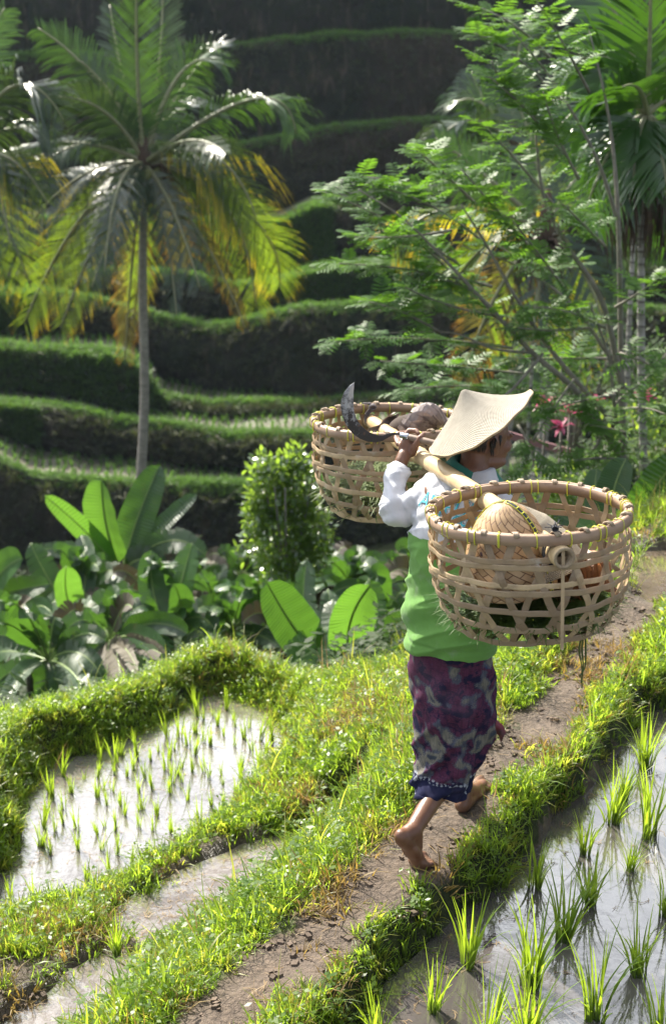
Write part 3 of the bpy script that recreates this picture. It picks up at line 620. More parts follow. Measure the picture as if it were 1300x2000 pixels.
def loft(bm, rings, n=40):
    prev = None
    for c, rx, ry, X, Y in rings:
        ring = [bm.verts.new(Vector(c) + Vector(X) * rx * cos(2 * pi * j / n) + Vector(Y) * ry * sin(2 * pi * j / n)) for j in range(n)]
        if prev:
            for j in range(n): bm.faces.new((prev[j], prev[(j + 1) % n], ring[(j + 1) % n], ring[j]))
        else: bm.faces.new(ring[::-1])
        prev = ring
    bm.faces.new(prev)
def remeshed(bm, name, vox, smooth=6, factor=.5):
    bmesh.ops.recalc_face_normals(bm, faces=bm.faces)
    me = bpy.data.meshes.new('tmp'); bm.to_mesh(me); bm.free(); o = bpy.data.objects.new('tmp', me); col.objects.link(o)
    m = o.modifiers.new('r', 'REMESH'); m.mode = 'VOXEL'; m.voxel_size = vox; m.adaptivity = 0
    s = o.modifiers.new('s', 'SMOOTH'); s.factor = factor; s.iterations = smooth
    dg = bpy.context.evaluated_depsgraph_get(); me2 = bpy.data.meshes.new_from_object(o.evaluated_get(dg)); me2.name = name
    bpy.data.objects.remove(o); return me2

n = NT('tanned_skin'); v = n.obj(); a = n.noise(v, 14, 5); f = n.noise(v, 160, 3)
sk = n.mix(n.rng(a, .3, .7), (.125, .056, .031), (.185, .088, .050))
geo = n.n.new('ShaderNodeSeparateXYZ'); n.ln(v, geo.inputs[0])
sk = n.mix(n.rng(geo.outputs[2], .05, .0, 0, .7), sk, (.11, .075, .055))
M_skin = n.bsdf(sk, .42, .5, normal=n.bump(n.math('ADD', f, a), .18, .004), sss=.15)
man = empty('person', (.40, 4.33, 0), 'barefoot man in a conical hat and purple patterned sarong carrying two baskets along the path', 'person')

HC = P(944, 857, 4.550)
def hp(x, y, z, az=R(62)):             # head frame: x to his right, y forward, z up
    f = Vector((sin(az), cos(az), -.10)).normalized(); r = Vector((cos(az), -sin(az), 0)); u = r.cross(f).normalized()
    return HC + r * x + f * y + u * z
_f = Vector((sin(R(62)), cos(R(62)), -.10)).normalized(); _r = Vector((cos(R(62)), -sin(R(62)), 0)); _u = _r.cross(_f).normalized(); HA = (_r, _f, _u)
bm = bmesh.new()
ball(bm, hp(0, -.008, .02), 1, (.073, .090, .085), HA)
ball(bm, hp(0, .032, -.035), 1, (.058, .060, .066), HA)      # face mass
ball(bm, hp(0, .050, -.082), 1, (.032, .032, .026), HA)      # chin
for s in (-1, 1):
    ball(bm, hp(s * .038, .030, -.070), 1, (.024, .044, .022), HA)   # jaw
    ball(bm, hp(s * .040, .062, -.020), 1, (.022, .020, .020), HA)   # cheek
    ball(bm, hp(s * .030, .078, .018), 1, (.024, .012, .010), HA)    # brow
    ball(bm, hp(s * .031, .074, .000), 1, (.013, .010, .008), HA)    # eye lids
    ball(bm, hp(s * .074, -.004, -.008), 1, (.006, .019, .031), HA)  # ear
    ball(bm, hp(s * .077, -.012, .008), 1, (.007, .016, .016), HA)
    ball(bm, hp(s * .072, .004, -.030), 1, (.006, .010, .011), HA)
chain(bm, [hp(0, .086, .006), hp(0, .098, -.014), hp(0, .104, -.026)], [.008, .010, .013])
for s in (-1, 1): ball(bm, hp(s * .012, .094, -.030), .009)
chain(bm, [hp(-.018, .082, -.052), hp(0, .090, -.050), hp(.018, .082, -.052)], [.006, .0075, .006])
chain(bm, [hp(-.016, .080, -.062), hp(0, .087, -.063), hp(.016, .080, -.062)], [.006, .0075, .006])
# neck and trunk
neck0, neck1 = P(922, 925, 4.510), hp(0, -.02, -.05)
chain(bm, [neck0, (neck0 + neck1) / 2, neck1], [.056, .050, .053])
tor = [(880, 1290, 4.360, .105, .08), (881, 1240, 4.362, .118, .088), (884, 1160, 4.382, .125, .095), (890, 1080, 4.421, .135, .10), (895, 1010, 4.457, .145, .10), (902, 955, 4.498, .15, .085), (915, 925, 4.520, .09, .065)]
loft(bm, [(P(x, y, D), rx, ry, RT, FW) for x, y, D, rx, ry in tor])
# raised arm, its wrist and the hand closed round the sickle handle
ELB, WR = P(768, 1008, 4.55), P(783, 902, 4.665)
chain(bm, [P(850, 955, 4.550), P(806, 986, 4.560), ELB], [.046, .042, .034]); chain(bm, [ELB, P(773, 955, 4.620), P(779, 920, 4.670), WR], [.034, .035, .027, .0235])
PALM = P(794, 873, 4.70)
chain(bm, [WR, P(788, 890, 4.68)], [.0235, .024]); ball(bm, PALM, 1, (.030, .020, .036), ((1, .15, .1), (-.1, 1, 0), (0, 0, 1)))
chain(bm, [P(804, 884, 4.69), P(812, 868, 4.67), P(820, 855, 4.67), P(827, 848, 4.69)], [.016, .0125, .0105, .0085])           # thumb
HND0, HND1 = P(781, 849.5, 4.71), P(872, 872, 4.62)      # handle axis
for k, (ox, r) in enumerate(((0, .0098), (-6, .0096), (-12, .009), (-17, .008))):
    chain(bm, [P(796 + ox, 864, 4.71), P(791 + ox, 850, 4.74), P(799 + ox * .9, 840.5, 4.745), P(812 + ox, 841, 4.73), P(817 + ox, 847, 4.715)] if k == 0 else
          [P(794 + ox, 868, 4.72), P(789 + ox, 856, 4.755), P(793 + ox, 846, 4.77), P(803 + ox, 845, 4.77)], [r * 1.15, r * 1.05, r, r * .92, r * .85][:5 if k == 0 else 4])
# other arm, folded forward in front of the belly
sh = P(976, 988, 4.405); el2 = P(985, 1065, 4.387); wr2 = P(940, 1085, 4.580)
chain(bm, [P(955, 980, 4.438), sh, P(988, 1010, 4.387), el2], [.05, .046, .040, .034]); chain(bm, [el2, P(962, 1075, 4.503), wr2], [.034, .034, .024])
ball(bm, wr2 + FW * .05, 1, (.035, .04, .018), (RT, FW, UP))
for k in range(4):
    b0 = wr2 + FW * .08 + RT * (-.028 + .018 * k); chain(bm, [b0, b0 + FW * .03 - UP * .008, b0 + FW * .045 - UP * .026], [.009, .0085, .0075])
chain(bm, [wr2 + FW * .03 + RT * .03, wr2 + FW * .06 + RT * .052 - UP * .004, wr2 + FW * .08 + RT * .05 - UP * .015], [.012, .010, .008])
# legs and feet
def leg(hip, knee, calf, ankle, sh_=1.0):
    chain(bm, [hip, (hip * .5 + knee * .5), knee], [.066, .062, .050]); chain(bm, [knee, calf, calf * .5 + ankle * .5, ankle], [.046, .043, .034, .029])
ank1 = P(806, 1622, 4.10); knee1 = P(900, 1430, 4.40); calf1 = P(868, 1520, 4.31)
leg(P(850, 1255, 4.34), knee1, calf1, ank1)
heel1 = P(783, 1632, 4.06); ball1 = P(818, 1686, 4.115)
fdir = (ball1 - heel1).normalized(); side1 = Vector((.80, -.50, 0)).normalized(); side1 = (side1 - fdir * side1.dot(fdir)).normalized(); nup = side1.cross(fdir)
if nup.dot(Vector((1, 0, 1))) < 0: nup = -nup
ball(bm, heel1 + fdir * .008, 1, (.026, .032, .027), (side1, fdir, nup)); chain(bm, [ank1, heel1 + fdir * .02 + nup * .015], [.031, .028])
chain(bm, [heel1 + fdir * .02, heel1 * .5 + ball1 * .5 + nup * .012, ball1], [.028, .026, .026]); chain(bm, [ank1 + fdir * .01, heel1 * .35 + ball1 * .65 + nup * .026], [.030, .022])
ball(bm, ball1, 1, (.042, .032, .020), (side1, fdir, nup)); ball(bm, heel1 * .45 + ball1 * .55, 1, (.034, .05, .022), (side1, fdir, nup))
tdir = Vector((fdir.x, fdir.y, 0)).normalized()
tz = G(840, 1705, .008)
for k in range(5):
    off = (-.034 + .0175 * k); b0 = ball1 + side1 * off + tdir * .012; b0.z = max(b0.z, .018); ln = (.048, .040, .036, .032, .027)[k]; rr = (.0145, .0105, .0098, .0092, .0085)[k]
    e = b0 + tdir * ln; e.z = rr * .85 + .002; chain(bm, [b0, (b0 + e) / 2 + Vector((0, 0, .006)), e], [rr, rr * .92, rr])
ank2 = P(904, 1545, 4.50); knee2 = P(898, 1400, 4.52); calf2 = P(896, 1470, 4.48)
leg(P(915, 1255, 4.36), knee2, calf2, ank2)
h2 = Vector((P(903, 1568, 4.48).x, 4.475, .028)); t2 = h2 + Vector((.085, .145, 0)); f2 = Vector((.085, .145, 0)).normalized(); s2 = Vector((f2.y, -f2.x, 0))
ball(bm, h2 + UP * .004, 1, (.029, .034, .030), (s2, f2, UP)); chain(bm, [ank2, h2 + UP * .02 + f2 * .01], [.030, .028]); chain(bm, [ank2 + f2 * .01, (h2 + t2) / 2 + UP * .02, t2], [.030, .024, .016])
chain(bm, [h2, (h2 + t2) / 2, t2], [.028, .026, .022]); ball(bm, t2 - UP * .006, 1, (.042, .032, .018), (s2, f2, UP)); ball(bm, (h2 + t2) / 2 + f2 * .02, 1, (.035, .05, .022), (s2, f2, UP))
for k in range(5):
    b0 = t2 + s2 * (-.034 + .0175 * k) + f2 * .014; b0.z = .018; ln = (.046, .040, .036, .031, .026)[k]; rr = (.0145, .0105, .0098, .009, .0085)[k]; e = b0 + f2 * ln; e.z = rr
    chain(bm, [b0, (b0 + e) / 2 + Vector((0, 0, .004)), e], [rr, rr * .92, rr])
body = link('body', remeshed(bm, 'body', .0042, 4), M_skin, man)
# hair below the hat, moustache
mb = MB(); M_hair = plain('black_hair', (.012, .010, .009), .55, .5)
r = random.Random(5); bvh = BVHTree.FromPolygons([v.co for v in body.data.vertices], [tuple(p.vertices) for p in body.data.polygons])
def hairs(n_, f, ln, w=.0009):
    for _ in range(n_):
        c, dr = f(); loc, nor, *_ = bvh.find_nearest(c)
        if loc is None or (loc - c).length > .05: continue
        dr = (dr - nor * dr.dot(nor)).normalized(); s_ = nor.cross(dr) * w; l = ln * r.uniform(.6, 1.2); p = loc + nor * .0006
        mb.strip([p - s_, p + dr * l * .5 + nor * .003 - s_, p + dr * l + nor * .002], [p + s_, p + dr * l * .5 + nor * .003 + s_, p + dr * l + nor * .002])
def fn():
    a = r.uniform(-.2, pi + .2) + pi; t = r.uniform(-.03, .09); return hp(.085 * cos(a), -.015 + .10 * sin(a) * (1 if sin(a) < 0 else 0), t), -_u + _f * .2
hairs(2600, fn, .018)
hairs(140, lambda: (hp(r.uniform(.066, .076), r.uniform(.008, .02), r.uniform(.0, .03)), -_u + _f * .1), .009)
hairs(150, lambda: (hp(r.uniform(-.028, .028), .10, -.047 + r.uniform(-.005, .004)), -_u), .009, .0012)
hairs(90, lambda: (hp(r.choice((-1, 1)) * r.uniform(.016, .046), .1, .028), _r), .009, .0012)
mb.build('hair', M_hair, man)
# shirt ---------------------------------------------------------
bm = bmesh.new()
tor = [(876, 1263, 4.350, .160, .130), (877, 1240, 4.352, .160, .128), (879, 1200, 4.367, .157, .124), (882, 1160, 4.382, .153, .120), (887, 1120, 4.402, .153, .118), (890, 1080, 4.421, .155, .118), (892, 1040, 4.441, .160, .118), (895, 1010, 4.457, .163, .115),
       (898, 980, 4.479, .163, .108), (903, 958, 4.497, .148, .096), (910, 941, 4.510, .112, .082), (919, 927, 4.515, .082, .070), (926, 914, 4.520, .064, .058)]
loft(bm, [(P(x, y, D), rx, ry, RT, FW) for x, y, D, rx, ry in tor], 56)
chain(bm, [P(865, 958, 4.530), P(845, 958, 4.560), P(822, 975, 4.540), P(792, 995, 4.540), P(767, 1004, 4.550)], [.066, .060, .053, .050, .048])
chain(bm, [P(767, 1004, 4.52), P(764, 980, 4.55), P(769, 955, 4.59), P(775, 930, 4.63)], [.048, .046, .041, .036]); chain(bm, [P(775, 930, 4.63), P(777, 925, 4.637)], [.041, .040])
chain(bm, [P(946, 984, 4.444), P(976, 987, 4.405), P(984, 1020, 4.386), P(985, 1062, 4.388)], [.066, .054, .050, .046]); chain(bm, [P(985, 1062, 4.388), P(965, 1073, 4.484), P(948, 1082, 4.551)], [.048, .042, .038])
shirt_me = remeshed(bm, 'shirt', .0048, 5)
shirt_me.update()
co = np.zeros(len(shirt_me.vertices) * 3); shirt_me.vertices.foreach_get('co', co); co = co.reshape(-1, 3)
no = np.zeros_like(co); shirt_me.vertices.foreach_get('normal', no.ravel()) if False else None
no = np.array([v.normal[:] for v in shirt_me.vertices])
lx = (co - np.array(P(890, 1100, 4.34))) @ np.array(RT); lz = co[:, 2]; ly = (co - np.array(P(890, 1100, 4.34))) @ np.array(FW)
d1 = (fbm(lx * 1.0 + lz * .75 + ly * .5, lz * .35 - lx * .3, .055, 3, 3) - .5)           # slanting folds
d2 = (fbm(lx + ly, lz, .14, 8, 2) - .5)
ridge = 1 - np.abs(2 * fbm(lz * 1.1 - lx * .55 + ly * .3, lx * .22, .075, 17, 2) - 1)
arm = np.clip((-lx - .13) / .06, 0, 1); low = np.clip((1.12 - lz) / .25, 0, 1)
disp = d1 * (.018 + .012 * arm) + d2 * .016 + (ridge - .6) * (.018 * (1 + low * .5) + .008 * arm)
hemz = P(876, 1263, 4.33).z
disp = disp + .004 * np.exp(-((lz - (hemz + .03)) / .006) ** 2) * -1
co2 = co + no * disp[:, None]
shirt_me.vertices.foreach_set('co', co2.ravel()); shirt_me.update()
def cloth(name, c, trans, rough=.85, tw=.25, dirt=0, weave=900):
    n = NT(name); v = n.obj(); w = n.noise(v, weave, 2); big = n.noise(v, 9, 5, .6)
    cc = n.mix(n.rng(big, .35, .7), c, tuple(x * .82 for x in c))
    if dirt:
        sp = n.noise(v, 34, 6, .75); cc = n.mix(n.rng(sp, .66, .72, 0, dirt), cc, (.20, .16, .13)); sm = n.noise(v, 12, 4, .6); cc = n.mix(n.rng(sm, .58, .75, 0, .35), cc, (.45, .42, .42))
    return n.bsdf(cc, rough, .25, normal=n.bump(n.math('ADD', n.math('MULTIPLY', w, .25), n.noise(v, 30, 4)), .35, .006), sheen=.15, trans=trans, tw=tw)
M_white = cloth('white_jersey', (.74, .75, .80), (.6, .6, .65), dirt=.8)
M_green = cloth('green_jersey', (.17, .37, .085), (.18, .42, .09), dirt=.6)
M_collar = cloth('dark_green_collar', (.035, .20, .15), (.03, .15, .1), tw=.1)
shirt = link('shirt', shirt_me, [M_white, M_green], man)
zc = np.array([p.center[:] for p in shirt_me.polygons]); pz = zc[:, 2]; plx = (zc - np.array(P(890, 1100, 4.34))) @ np.array(RT)
splitz = P(806, 1046, 4.40).z
isg = (pz < splitz + .008 * np.sin(plx * 9)) & ~((plx < -.20) & (pz > splitz - .12)) & ~((plx > .145) & (pz > splitz - .12))
shirt_me.polygons.foreach_set('material_index', isg.astype(int))
# collar and cuff, as parts of the shirt
bm = bmesh.new(); tiltX = (Vector((1, 0, 0)) * .955 - UP * .29).normalized(); CY = Vector((0, 1, .16)).normalized()
prev = None; nn = 60
for k, (px, py, D, rx, ry) in enumerate([(929, 940, 4.505, .118, .112), (927, 929, 4.510, .106, .098), (925, 917, 4.520, .090, .080), (926, 908, 4.525, .078, .070), (927, 905, 4.525, .071, .063), (928, 911, 4.525, .067, .059), (928, 924, 4.520, .066, .058)]):
    c = P(px, py, D); ring = []
    for j in range(nn):
        a = 2 * pi * j / nn; w = .003 * sin(a * 5 + k) * (1 if k < 3 else .3)
        ring.append(bm.verts.new(c + tiltX * (rx + w) * cos(a) + CY * (ry + w) * sin(a)))
    if prev:
        for j in range(nn): bm.faces.new((prev[j], prev[(j + 1) % nn], ring[(j + 1) % nn], ring[j]))
    prev = ring
me = bpy.data.meshes.new('collar'); bm.to_mesh(me); bm.free(); cobj = link('collar', me, M_collar, shirt)
sm = cobj.modifiers.new('thick', 'SOLIDIFY'); sm.thickness = .003
mb = MB()
for k, (px, py, D) in enumerate([(775.5, 926, 4.635), (777, 917, 4.645)]):
    a = P(px, py, D); b = P(px + 1.3, py - 7, D + .003); mb.tube([a, a * .5 + b * .5, b], [.0405 - k * .002, .0425 - k * .002, .0395 - k * .002], 28, cap=True)
mb.build('cuff', M_white, shirt)
# printed lettering on the back
bv = BVHTree.FromPolygons([v.co for v in shirt_me.vertices], [tuple(p.vertices) for p in shirt_me.polygons])
M_teal = plain('teal_print', (.02, .26, .34), .7, .3, c2=(.05, .36, .44), ns=60); M_tout = plain('grey_teal_outline', (.10, .22, .27), .7, .3)
def lettering(txt, px, py, size, rise, spacing):
    for outline in (0, 1):
        cu = bpy.data.curves.new('t', 'FONT'); cu.body = txt; cu.size = size; cu.space_character = spacing; cu.resolution_u = 6
        if outline: cu.fill_mode = 'NONE'; cu.bevel_depth = .0006; cu.bevel_resolution = 0; cu.offset = .0021
        else: cu.offset = -.0004
        o = bpy.data.objects.new('t', cu); col.objects.link(o); dg = bpy.context.evaluated_depsgraph_get(); dg.update()
        me = bpy.data.meshes.new_from_object(o.evaluated_get(dg)); bpy.data.objects.remove(o)
        b2 = bmesh.new(); b2.from_mesh(me); bmesh.ops.triangulate(b2, faces=b2.faces)
        for _ in range(2):
            es = [e for e in b2.edges if e.calc_length() > .006]
            if es and not outline: bmesh.ops.subdivide_edges(b2, edges=es, cuts=1); bmesh.ops.triangulate(b2, faces=b2.faces)
        org = P(px, py, 4.1); dirx = (RT + UP * rise).normalized()
        for v in b2.verts:
            q = org + dirx * v.co.x + UP * v.co.y - FW * .05; hit = bv.ray_cast(q, FW, 1.5)
            if hit[0] is not None: v.co = hit[0] + hit[1] * (.0030 + (.0004 if outline else 0)) 
            else: v.co = q + FW * .3
        b2.to_mesh(me); b2.free(); me.name = 'lettering'
        link('lettering', me, M_tout if outline else M_teal, shirt, smooth=False)
OX = P(818, 986, 4.22)
def bodypx(px, py):
    q = P(px, py, 4.22); hit = bv.ray_cast(CAM, (q - CAM).normalized(), 20)[0]; return hit
for txt, px, py, size in (('ADIPURA', 817, 988, .066), ('2009', 838, 1030, .066)):
    hit = bodypx(px, py)
    base = hit - FW * .25
    # shift so that ray along FW lands on hit
    d = base - CAM; pr = (650 + FPX * d.x / d.dot(_F), 1000 - FPX * d.dot(_U) / d.dot(_F)); 
    _P = P; P = lambda a, b, c, base=base: base
    lettering(txt, 0, 0, size, .0, 1.0); P = _P
# sarong ---------------------------------------------------------
SR = [(880, 1245, 4.36, .134, .106), (881, 1275, 4.36, .138, .110), (884, 1310, 4.36, .141, .115), (886, 1350, 4.355, .140, .118), (888, 1400, 4.35, .134, .118), (886, 1440, 4.35, .122, .116), (877, 1476, 4.345, .104, .110),
      (867, 1508, 4.325, .088, .106), (857, 1540, 4.295, .076, .102)]
NS, NR_ = 180, 110; mb = MB(); uu = []
zs = [P(a[0], a[1], a[2]) for a in SR]
def srl(t):
    f = t * (len(SR) - 1); i = min(int(f), len(SR) - 2); f -= i; g = f
    return zs[i] * (1 - g) + zs[i + 1] * g, SR[i][3] * (1 - g) + SR[i + 1][3] * g, SR[i][4] * (1 - g) + SR[i + 1][4] * g
for k in range(NR_ + 1):
    t = k / NR_; c, rx, ry = srl(t); A = np.arange(NS) * 2 * pi / NS
    slope = (Vector((1, 0, 0)) * 1.0)
    arc = A * .13; h = t * .55
    amp = .35 + .65 * min(1, t * 1.6)
    f1 = 1 - np.abs(2 * fbm(np.cos(A) * .13 * 1.1 + h * .9 + 3, np.sin(A) * .13 - h * .55 + 3, .10, 31, 2) - 1)   # long slanting creases
    f2_ = 1 - np.abs(2 * fbm(np.cos(A) * .13 - h * .8 + 3, np.sin(A) * .13 + h * .3 + 5, .06, 37, 2) - 1)
    vert = np.sin(A * 5 + 2.2 * sin(t * 4)) * .004 * (1 - t) + np.sin(A * 9 + t * 5) * .002
    d = (f1 - .6) * .040 * amp + (f2_ - .6) * .024 * amp + vert
    # big diagonal pull from the stretched knee to the hem behind
    dg_ = np.exp(-(((np.cos(A - 3.9) * .12) + (t - .70) * .30) / .018) ** 2) * .014 * ss(.35, .6, np.array(t)) ; d = d + dg_
    for j in range(NS):
        a = A[j]; dirp = RT * cos(a) * (rx + d[j]) + FW * sin(a) * (ry + d[j])
        p = c + dirp; p.z += -(.012 * cos(a - .9)) * max(0, t - .7) / .3 * .9 + (.006 * sin(7 * a)) * (t > .97)
        mb.vert(p, t); uu.append(a / (2 * pi))
for k in range(NR_):
    for j in range(NS): mb.face(k * NS + j, k * NS + (j + 1) % NS, (k + 1) * NS + (j + 1) % NS, (k + 1) * NS + j)
n = NT('ikat_sarong'); v = n.obj(); t = n.attr('t')
sep = n.n.new('ShaderNodeSeparateXYZ'); n.ln(v, sep.inputs[0])
jag = n.n.new('ShaderNodeVectorMath'); jag.operation = 'ADD'; n.ln(v, jag.inputs[0])
jn = n.noise(n.obj((30, 30, 130)), 5, 2, out='Color'); js = n.n.new('ShaderNodeVectorMath'); js.operation = 'SCALE'; js.inputs['Scale'].default_value = .022; n.ln(jn, js.inputs[0]); n.ln(js.outputs[0], jag.inputs[1]); jv = jag.outputs[0]
base = n.mix(n.rng(n.noise(n.obj((1, 1, 10)), 60, 3), .3, .7), (.080, .020, .048), (.135, .045, .088))
fl = n.noise(jv, 10.5, 3, .5, .6); nv = n.noise(jv, 15, 3, .6, .8)
ln_ = n.vor(jv, 26, 'DISTANCE_TO_EDGE')
base = n.mix(n.rng(nv, .55, .575), base, (.016, .016, .045))
base = n.mix(n.math('MULTIPLY', n.rng(ln_, .07, .04), n.rng(n.noise(v, 7, 2), .45, .6)), base, (.03, .018, .05))
off = n.n.new('ShaderNodeVectorMath'); off.operation = 'ADD'; n.ln(jv, off.inputs[0]); off.inputs[1].default_value = (3.3, 1.7, 4.1); fl = n.noise(off.outputs[0], 14, 1.5, .5, .4)
base = n.mix(n.rng(fl, .535, .55), base, (.085, .095, .13)); base = n.mix(n.rng(fl, .572, .60), base, (.20, .19, .155)); base = n.mix(n.rng(n.noise(n.obj((1, 1, .06)), 260, 2), .42, .6, .35, 0), base, (.02, .015, .03)); base = n.mix(n.rng(fl, .70, .73), base, (.05, .06, .08))
bl = n.noise(off.outputs[0], 13, 1.5, .5, .5); base = n.mix(n.math('MULTIPLY', n.rng(bl, .63, .65), n.rng(t, .45, .2)), base, (.025, .06, .13))
hem = n.rng(n.math('ADD', t, n.math('MULTIPLY', n.noise(n.obj((40, 40, 40)), 2, 2), .03)), .845, .86)
dia = n.vor(n.obj((1, 1, .7)), 34, 'F1', rand=.5); hc = n.mix(n.rng(dia, .36, .30), (.014, .016, .045), (.30, .32, .36)); hc = n.mix(n.rng(n.noise(v, 16, 2), .5, .56), (.016, .018, .05), hc)
base = n.mix(hem, base, hc)
band = n.math('MULTIPLY', n.rng(t, .825, .84), n.rng(t, .865, .855)); dots = n.vor(v, 75, 'F1', rand=.3); base = n.mix(n.math('MULTIPLY', band, n.rng(dots, .5, .4)), base, (.32, .34, .38))
fade = n.noise(v, 5, 4); base = n.mix(n.rng(fade, .5, .75, 0, .30), base, (.24, .19, .26))
thr = n.noise(n.obj((1, 1, 1)), 700, 2)
base = n.mix(.10, base, (.01, .008, .02)); M_sar = n.bsdf(base, .9, .12, normal=n.bump(n.math('ADD', thr, n.math('MULTIPLY', n.noise(v, 22, 5), 2)), .4, .006))
sar = mb.build('sarong', M_sar, man); sm = sar.modifiers.new('thick', 'SOLIDIFY'); sm.thickness = .002; sm.offset = -1
# loose knotted end of the sarong showing in front
mb = MB(); a = P(962, 1408, 4.42); pts = [a, P(972, 1418, 4.45), P(982, 1428, 4.47), P(986, 1442, 4.47)]
for q in range(3):
    o_ = Vector((0, .012 * q, -.010 * q)); mb.strip([p + o_ + Vector((0, .0, .016 + .002 * k)) for k, p in enumerate(pts)], [p + o_ + Vector((-.010, .014, -.018)) for p in pts])
M_tail = plain('sarong_tail_cloth', (.16, .13, .16), .85, c2=(.30, .03, .06), ns=14); tl = mb.build('sarong_tail', M_tail, man); sm = tl.modifiers.new('thick', 'SOLIDIFY'); sm.thickness = .003
# hat ---------------------------------------------------------------
def straw(name, c1, c2, trans, scale=1.0, tw=.2):
    n = NT(name); t = n.attr('t'); u = n.attr('u'); ring = n.math('SINE', n.math('MULTIPLY', t, 165.0 * scale)); rad = n.math('SINE', n.math('MULTIPLY', u, 760.0 * scale)); w = n.math('MULTIPLY', ring, rad)
    v = n.obj(); f = n.noise(v, 60, 4); cc = n.mix(n.rng(w, -.6, .6, .0, 1), c1, c2); cc = n.mix(n.rng(f, .3, .75, 0, .5), cc, c2); g = n.noise(v, 10, 5); cc = n.mix(n.rng(g, .6, .8, 0, .5), cc, tuple(x * .6 for x in c2))
    return n.bsdf(cc, .65, .35, normal=n.bump(n.math('ADD', w, n.math('MULTIPLY', f, .6)), .8, .004), trans=trans, tw=tw)
M_hat = straw('pandan_hat_weave', (.68, .635, .545), (.36, .31, .24), (.5, .4, .26), tw=.12)
U_cam = _U; ax = (Vector((1, 0, 0)) * (-.47) + _U * .865 + (-_F) * .20).normalized()
hx = Vector((1, 0, 0)); hx = (hx - ax * hx.dot(ax)).normalized(); hy = ax.cross(hx)
Hc = P(941, 836, 4.530)
mb = MB(); us = []
nA, nRr = 144, 34; RAD, HT = .192, .150
for layer in (0, 1):
    for k in range(nRr + 1):
        f = k / nRr
        for j in range(nA):
            a = 2 * pi * j / nA; r_ = RAD * f * (1 + .03 * cos(a))
            z = HT * (1 - f) * (1 - .10 * sin(f * pi)) + .012 * (f ** 6) * (1 + cos(a)) + .012 * f * f * cos(2 * a + .5) + .002 * sin(11 * a) * f
            if f < .06: z = HT * (1 - .06) * (1 - .1 * sin(.06 * pi)) + (HT * .03) * (1 - (f / .06) ** 2)
            mb.vert(Hc + hx * r_ * cos(a) + hy * r_ * sin(a) + ax * (z - layer * .003), f); us.append(j / nA)
    o_ = layer * (nRr + 1) * nA
    for k in range(nRr):
        for j in range(nA):
            q = (o_ + k * nA + j, o_ + k * nA + (j + 1) % nA, o_ + (k + 1) * nA + (j + 1) % nA, o_ + (k + 1) * nA + j); mb.face(*(q if layer else q[::-1]))
me = mesh('hat', mb.v, mb.f, {'t': mb.t, 'u': us}); hat = link('hat', me, M_hat, man)
mb = MB(); ring = []
M_edge = plain('hat_edge_braid', (.40, .32, .20), .8, ns=120, c2=(.20, .15, .09))
for j in range(nA + 1):
    a = 2 * pi * j / nA; f = 1; r_ = RAD * (1 + .03 * cos(a)); z = .012 * (1 + cos(a)) + .012 * cos(2 * a + .5) + .002 * sin(11 * a) - .002
    ring.append(Hc + hx * r_ * cos(a) + hy * r_ * sin(a) + ax * z)
mb.tube(ring, .0042, 6, cap=False); mb.build('brim_binding', M_edge, hat)

# ================================================================ CARRYING POLE
PA, PB = P(1102, 1082, 3.56), P(717, 817, 5.38)
PA.z = 1.322
n = NT('bamboo_pole'); v = n.obj(); st = n.noise(n.obj((1, 1, 1)), 40, 4); a = n.noise(v, 5, 5); cc = n.mix(n.rng(a, .35, .7), (.62, .47, .27), (.42, .29, .15)); cc = n.mix(n.rng(st, .55, .8, 0, .5), cc, (.30, .20, .11))
nd = n.attr('t'); cc = n.mix(nd, cc, (.26, .18, .10)); M_pole = n.bsdf(cc, .38, .5, normal=n.bump(st, .15, .003))
M_bam_in = plain('bamboo_cut', (.42, .33, .22), .8, c2=(.22, .16, .10), ns=50)
axis = (PB - PA).normalized(); Lp = (PB - PA).length; mb = MB(); N = 150; nodes = [.42, .84, 1.22, 1.56, 1.80]; nA2 = 28
up_ = (UP - axis * UP.dot(axis)).normalized(); rt_ = axis.cross(up_); prev = None
for k in range(N + 1):
    s_ = Lp * k / N; near_n = min(abs(s_ - q) for q in nodes); bow = Vector((0, 0, -1)) * .0; r_ = .0305 - .004 * s_ / Lp + .0022 * math.exp(-(near_n / .008) ** 2); tt = 1.0 if .003 < near_n < .006 else 0
    c = PA + axis * s_ + Vector((.004 * sin(s_ * 4), 0, .006 * sin(s_ * 2.1))); cur = [mb.vert(c + (up_ * sin(2 * pi * j / nA2) + rt_ * cos(2 * pi * j / nA2)) * r_, tt) for j in range(nA2)]
    if prev:
        for j in range(nA2): mb.face(prev[j], prev[(j + 1) % nA2], cur[(j + 1) % nA2], cur[j])
    prev = cur; 
    if k == 0: first = cur
inn = [mb.vert(PA + axis * .001 + (up_ * sin(2 * pi * j / nA2) + rt_ * cos(2 * pi * j / nA2)) * .0215) for j in range(nA2)]
deep = [mb.vert(PA + axis * .09 + (up_ * sin(2 * pi * j / nA2) + rt_ * cos(2 * pi * j / nA2)) * .0205) for j in range(nA2)]
for j in range(nA2): mb.face(inn[j], inn[(j + 1) % nA2], first[(j + 1) % nA2], first[j], m=1); mb.face(deep[j], deep[(j + 1) % nA2], inn[(j + 1) % nA2], inn[j], m=1)
mb.face(*deep, m=1); mb.face(*prev)
pole = tag(mb.build('carrying_pole', [M_pole, M_bam_in]), 'pale bamboo pole resting on the shoulder and holding up both baskets', 'pole')
M_cord = plain('black_cord', (.014, .015, .020), .8, ns=80, c2=(.04, .04, .05)); M_cloth_knot = plain('dark_rag', (.05, .04, .045), .9, ns=30, c2=(.16, .14, .14))

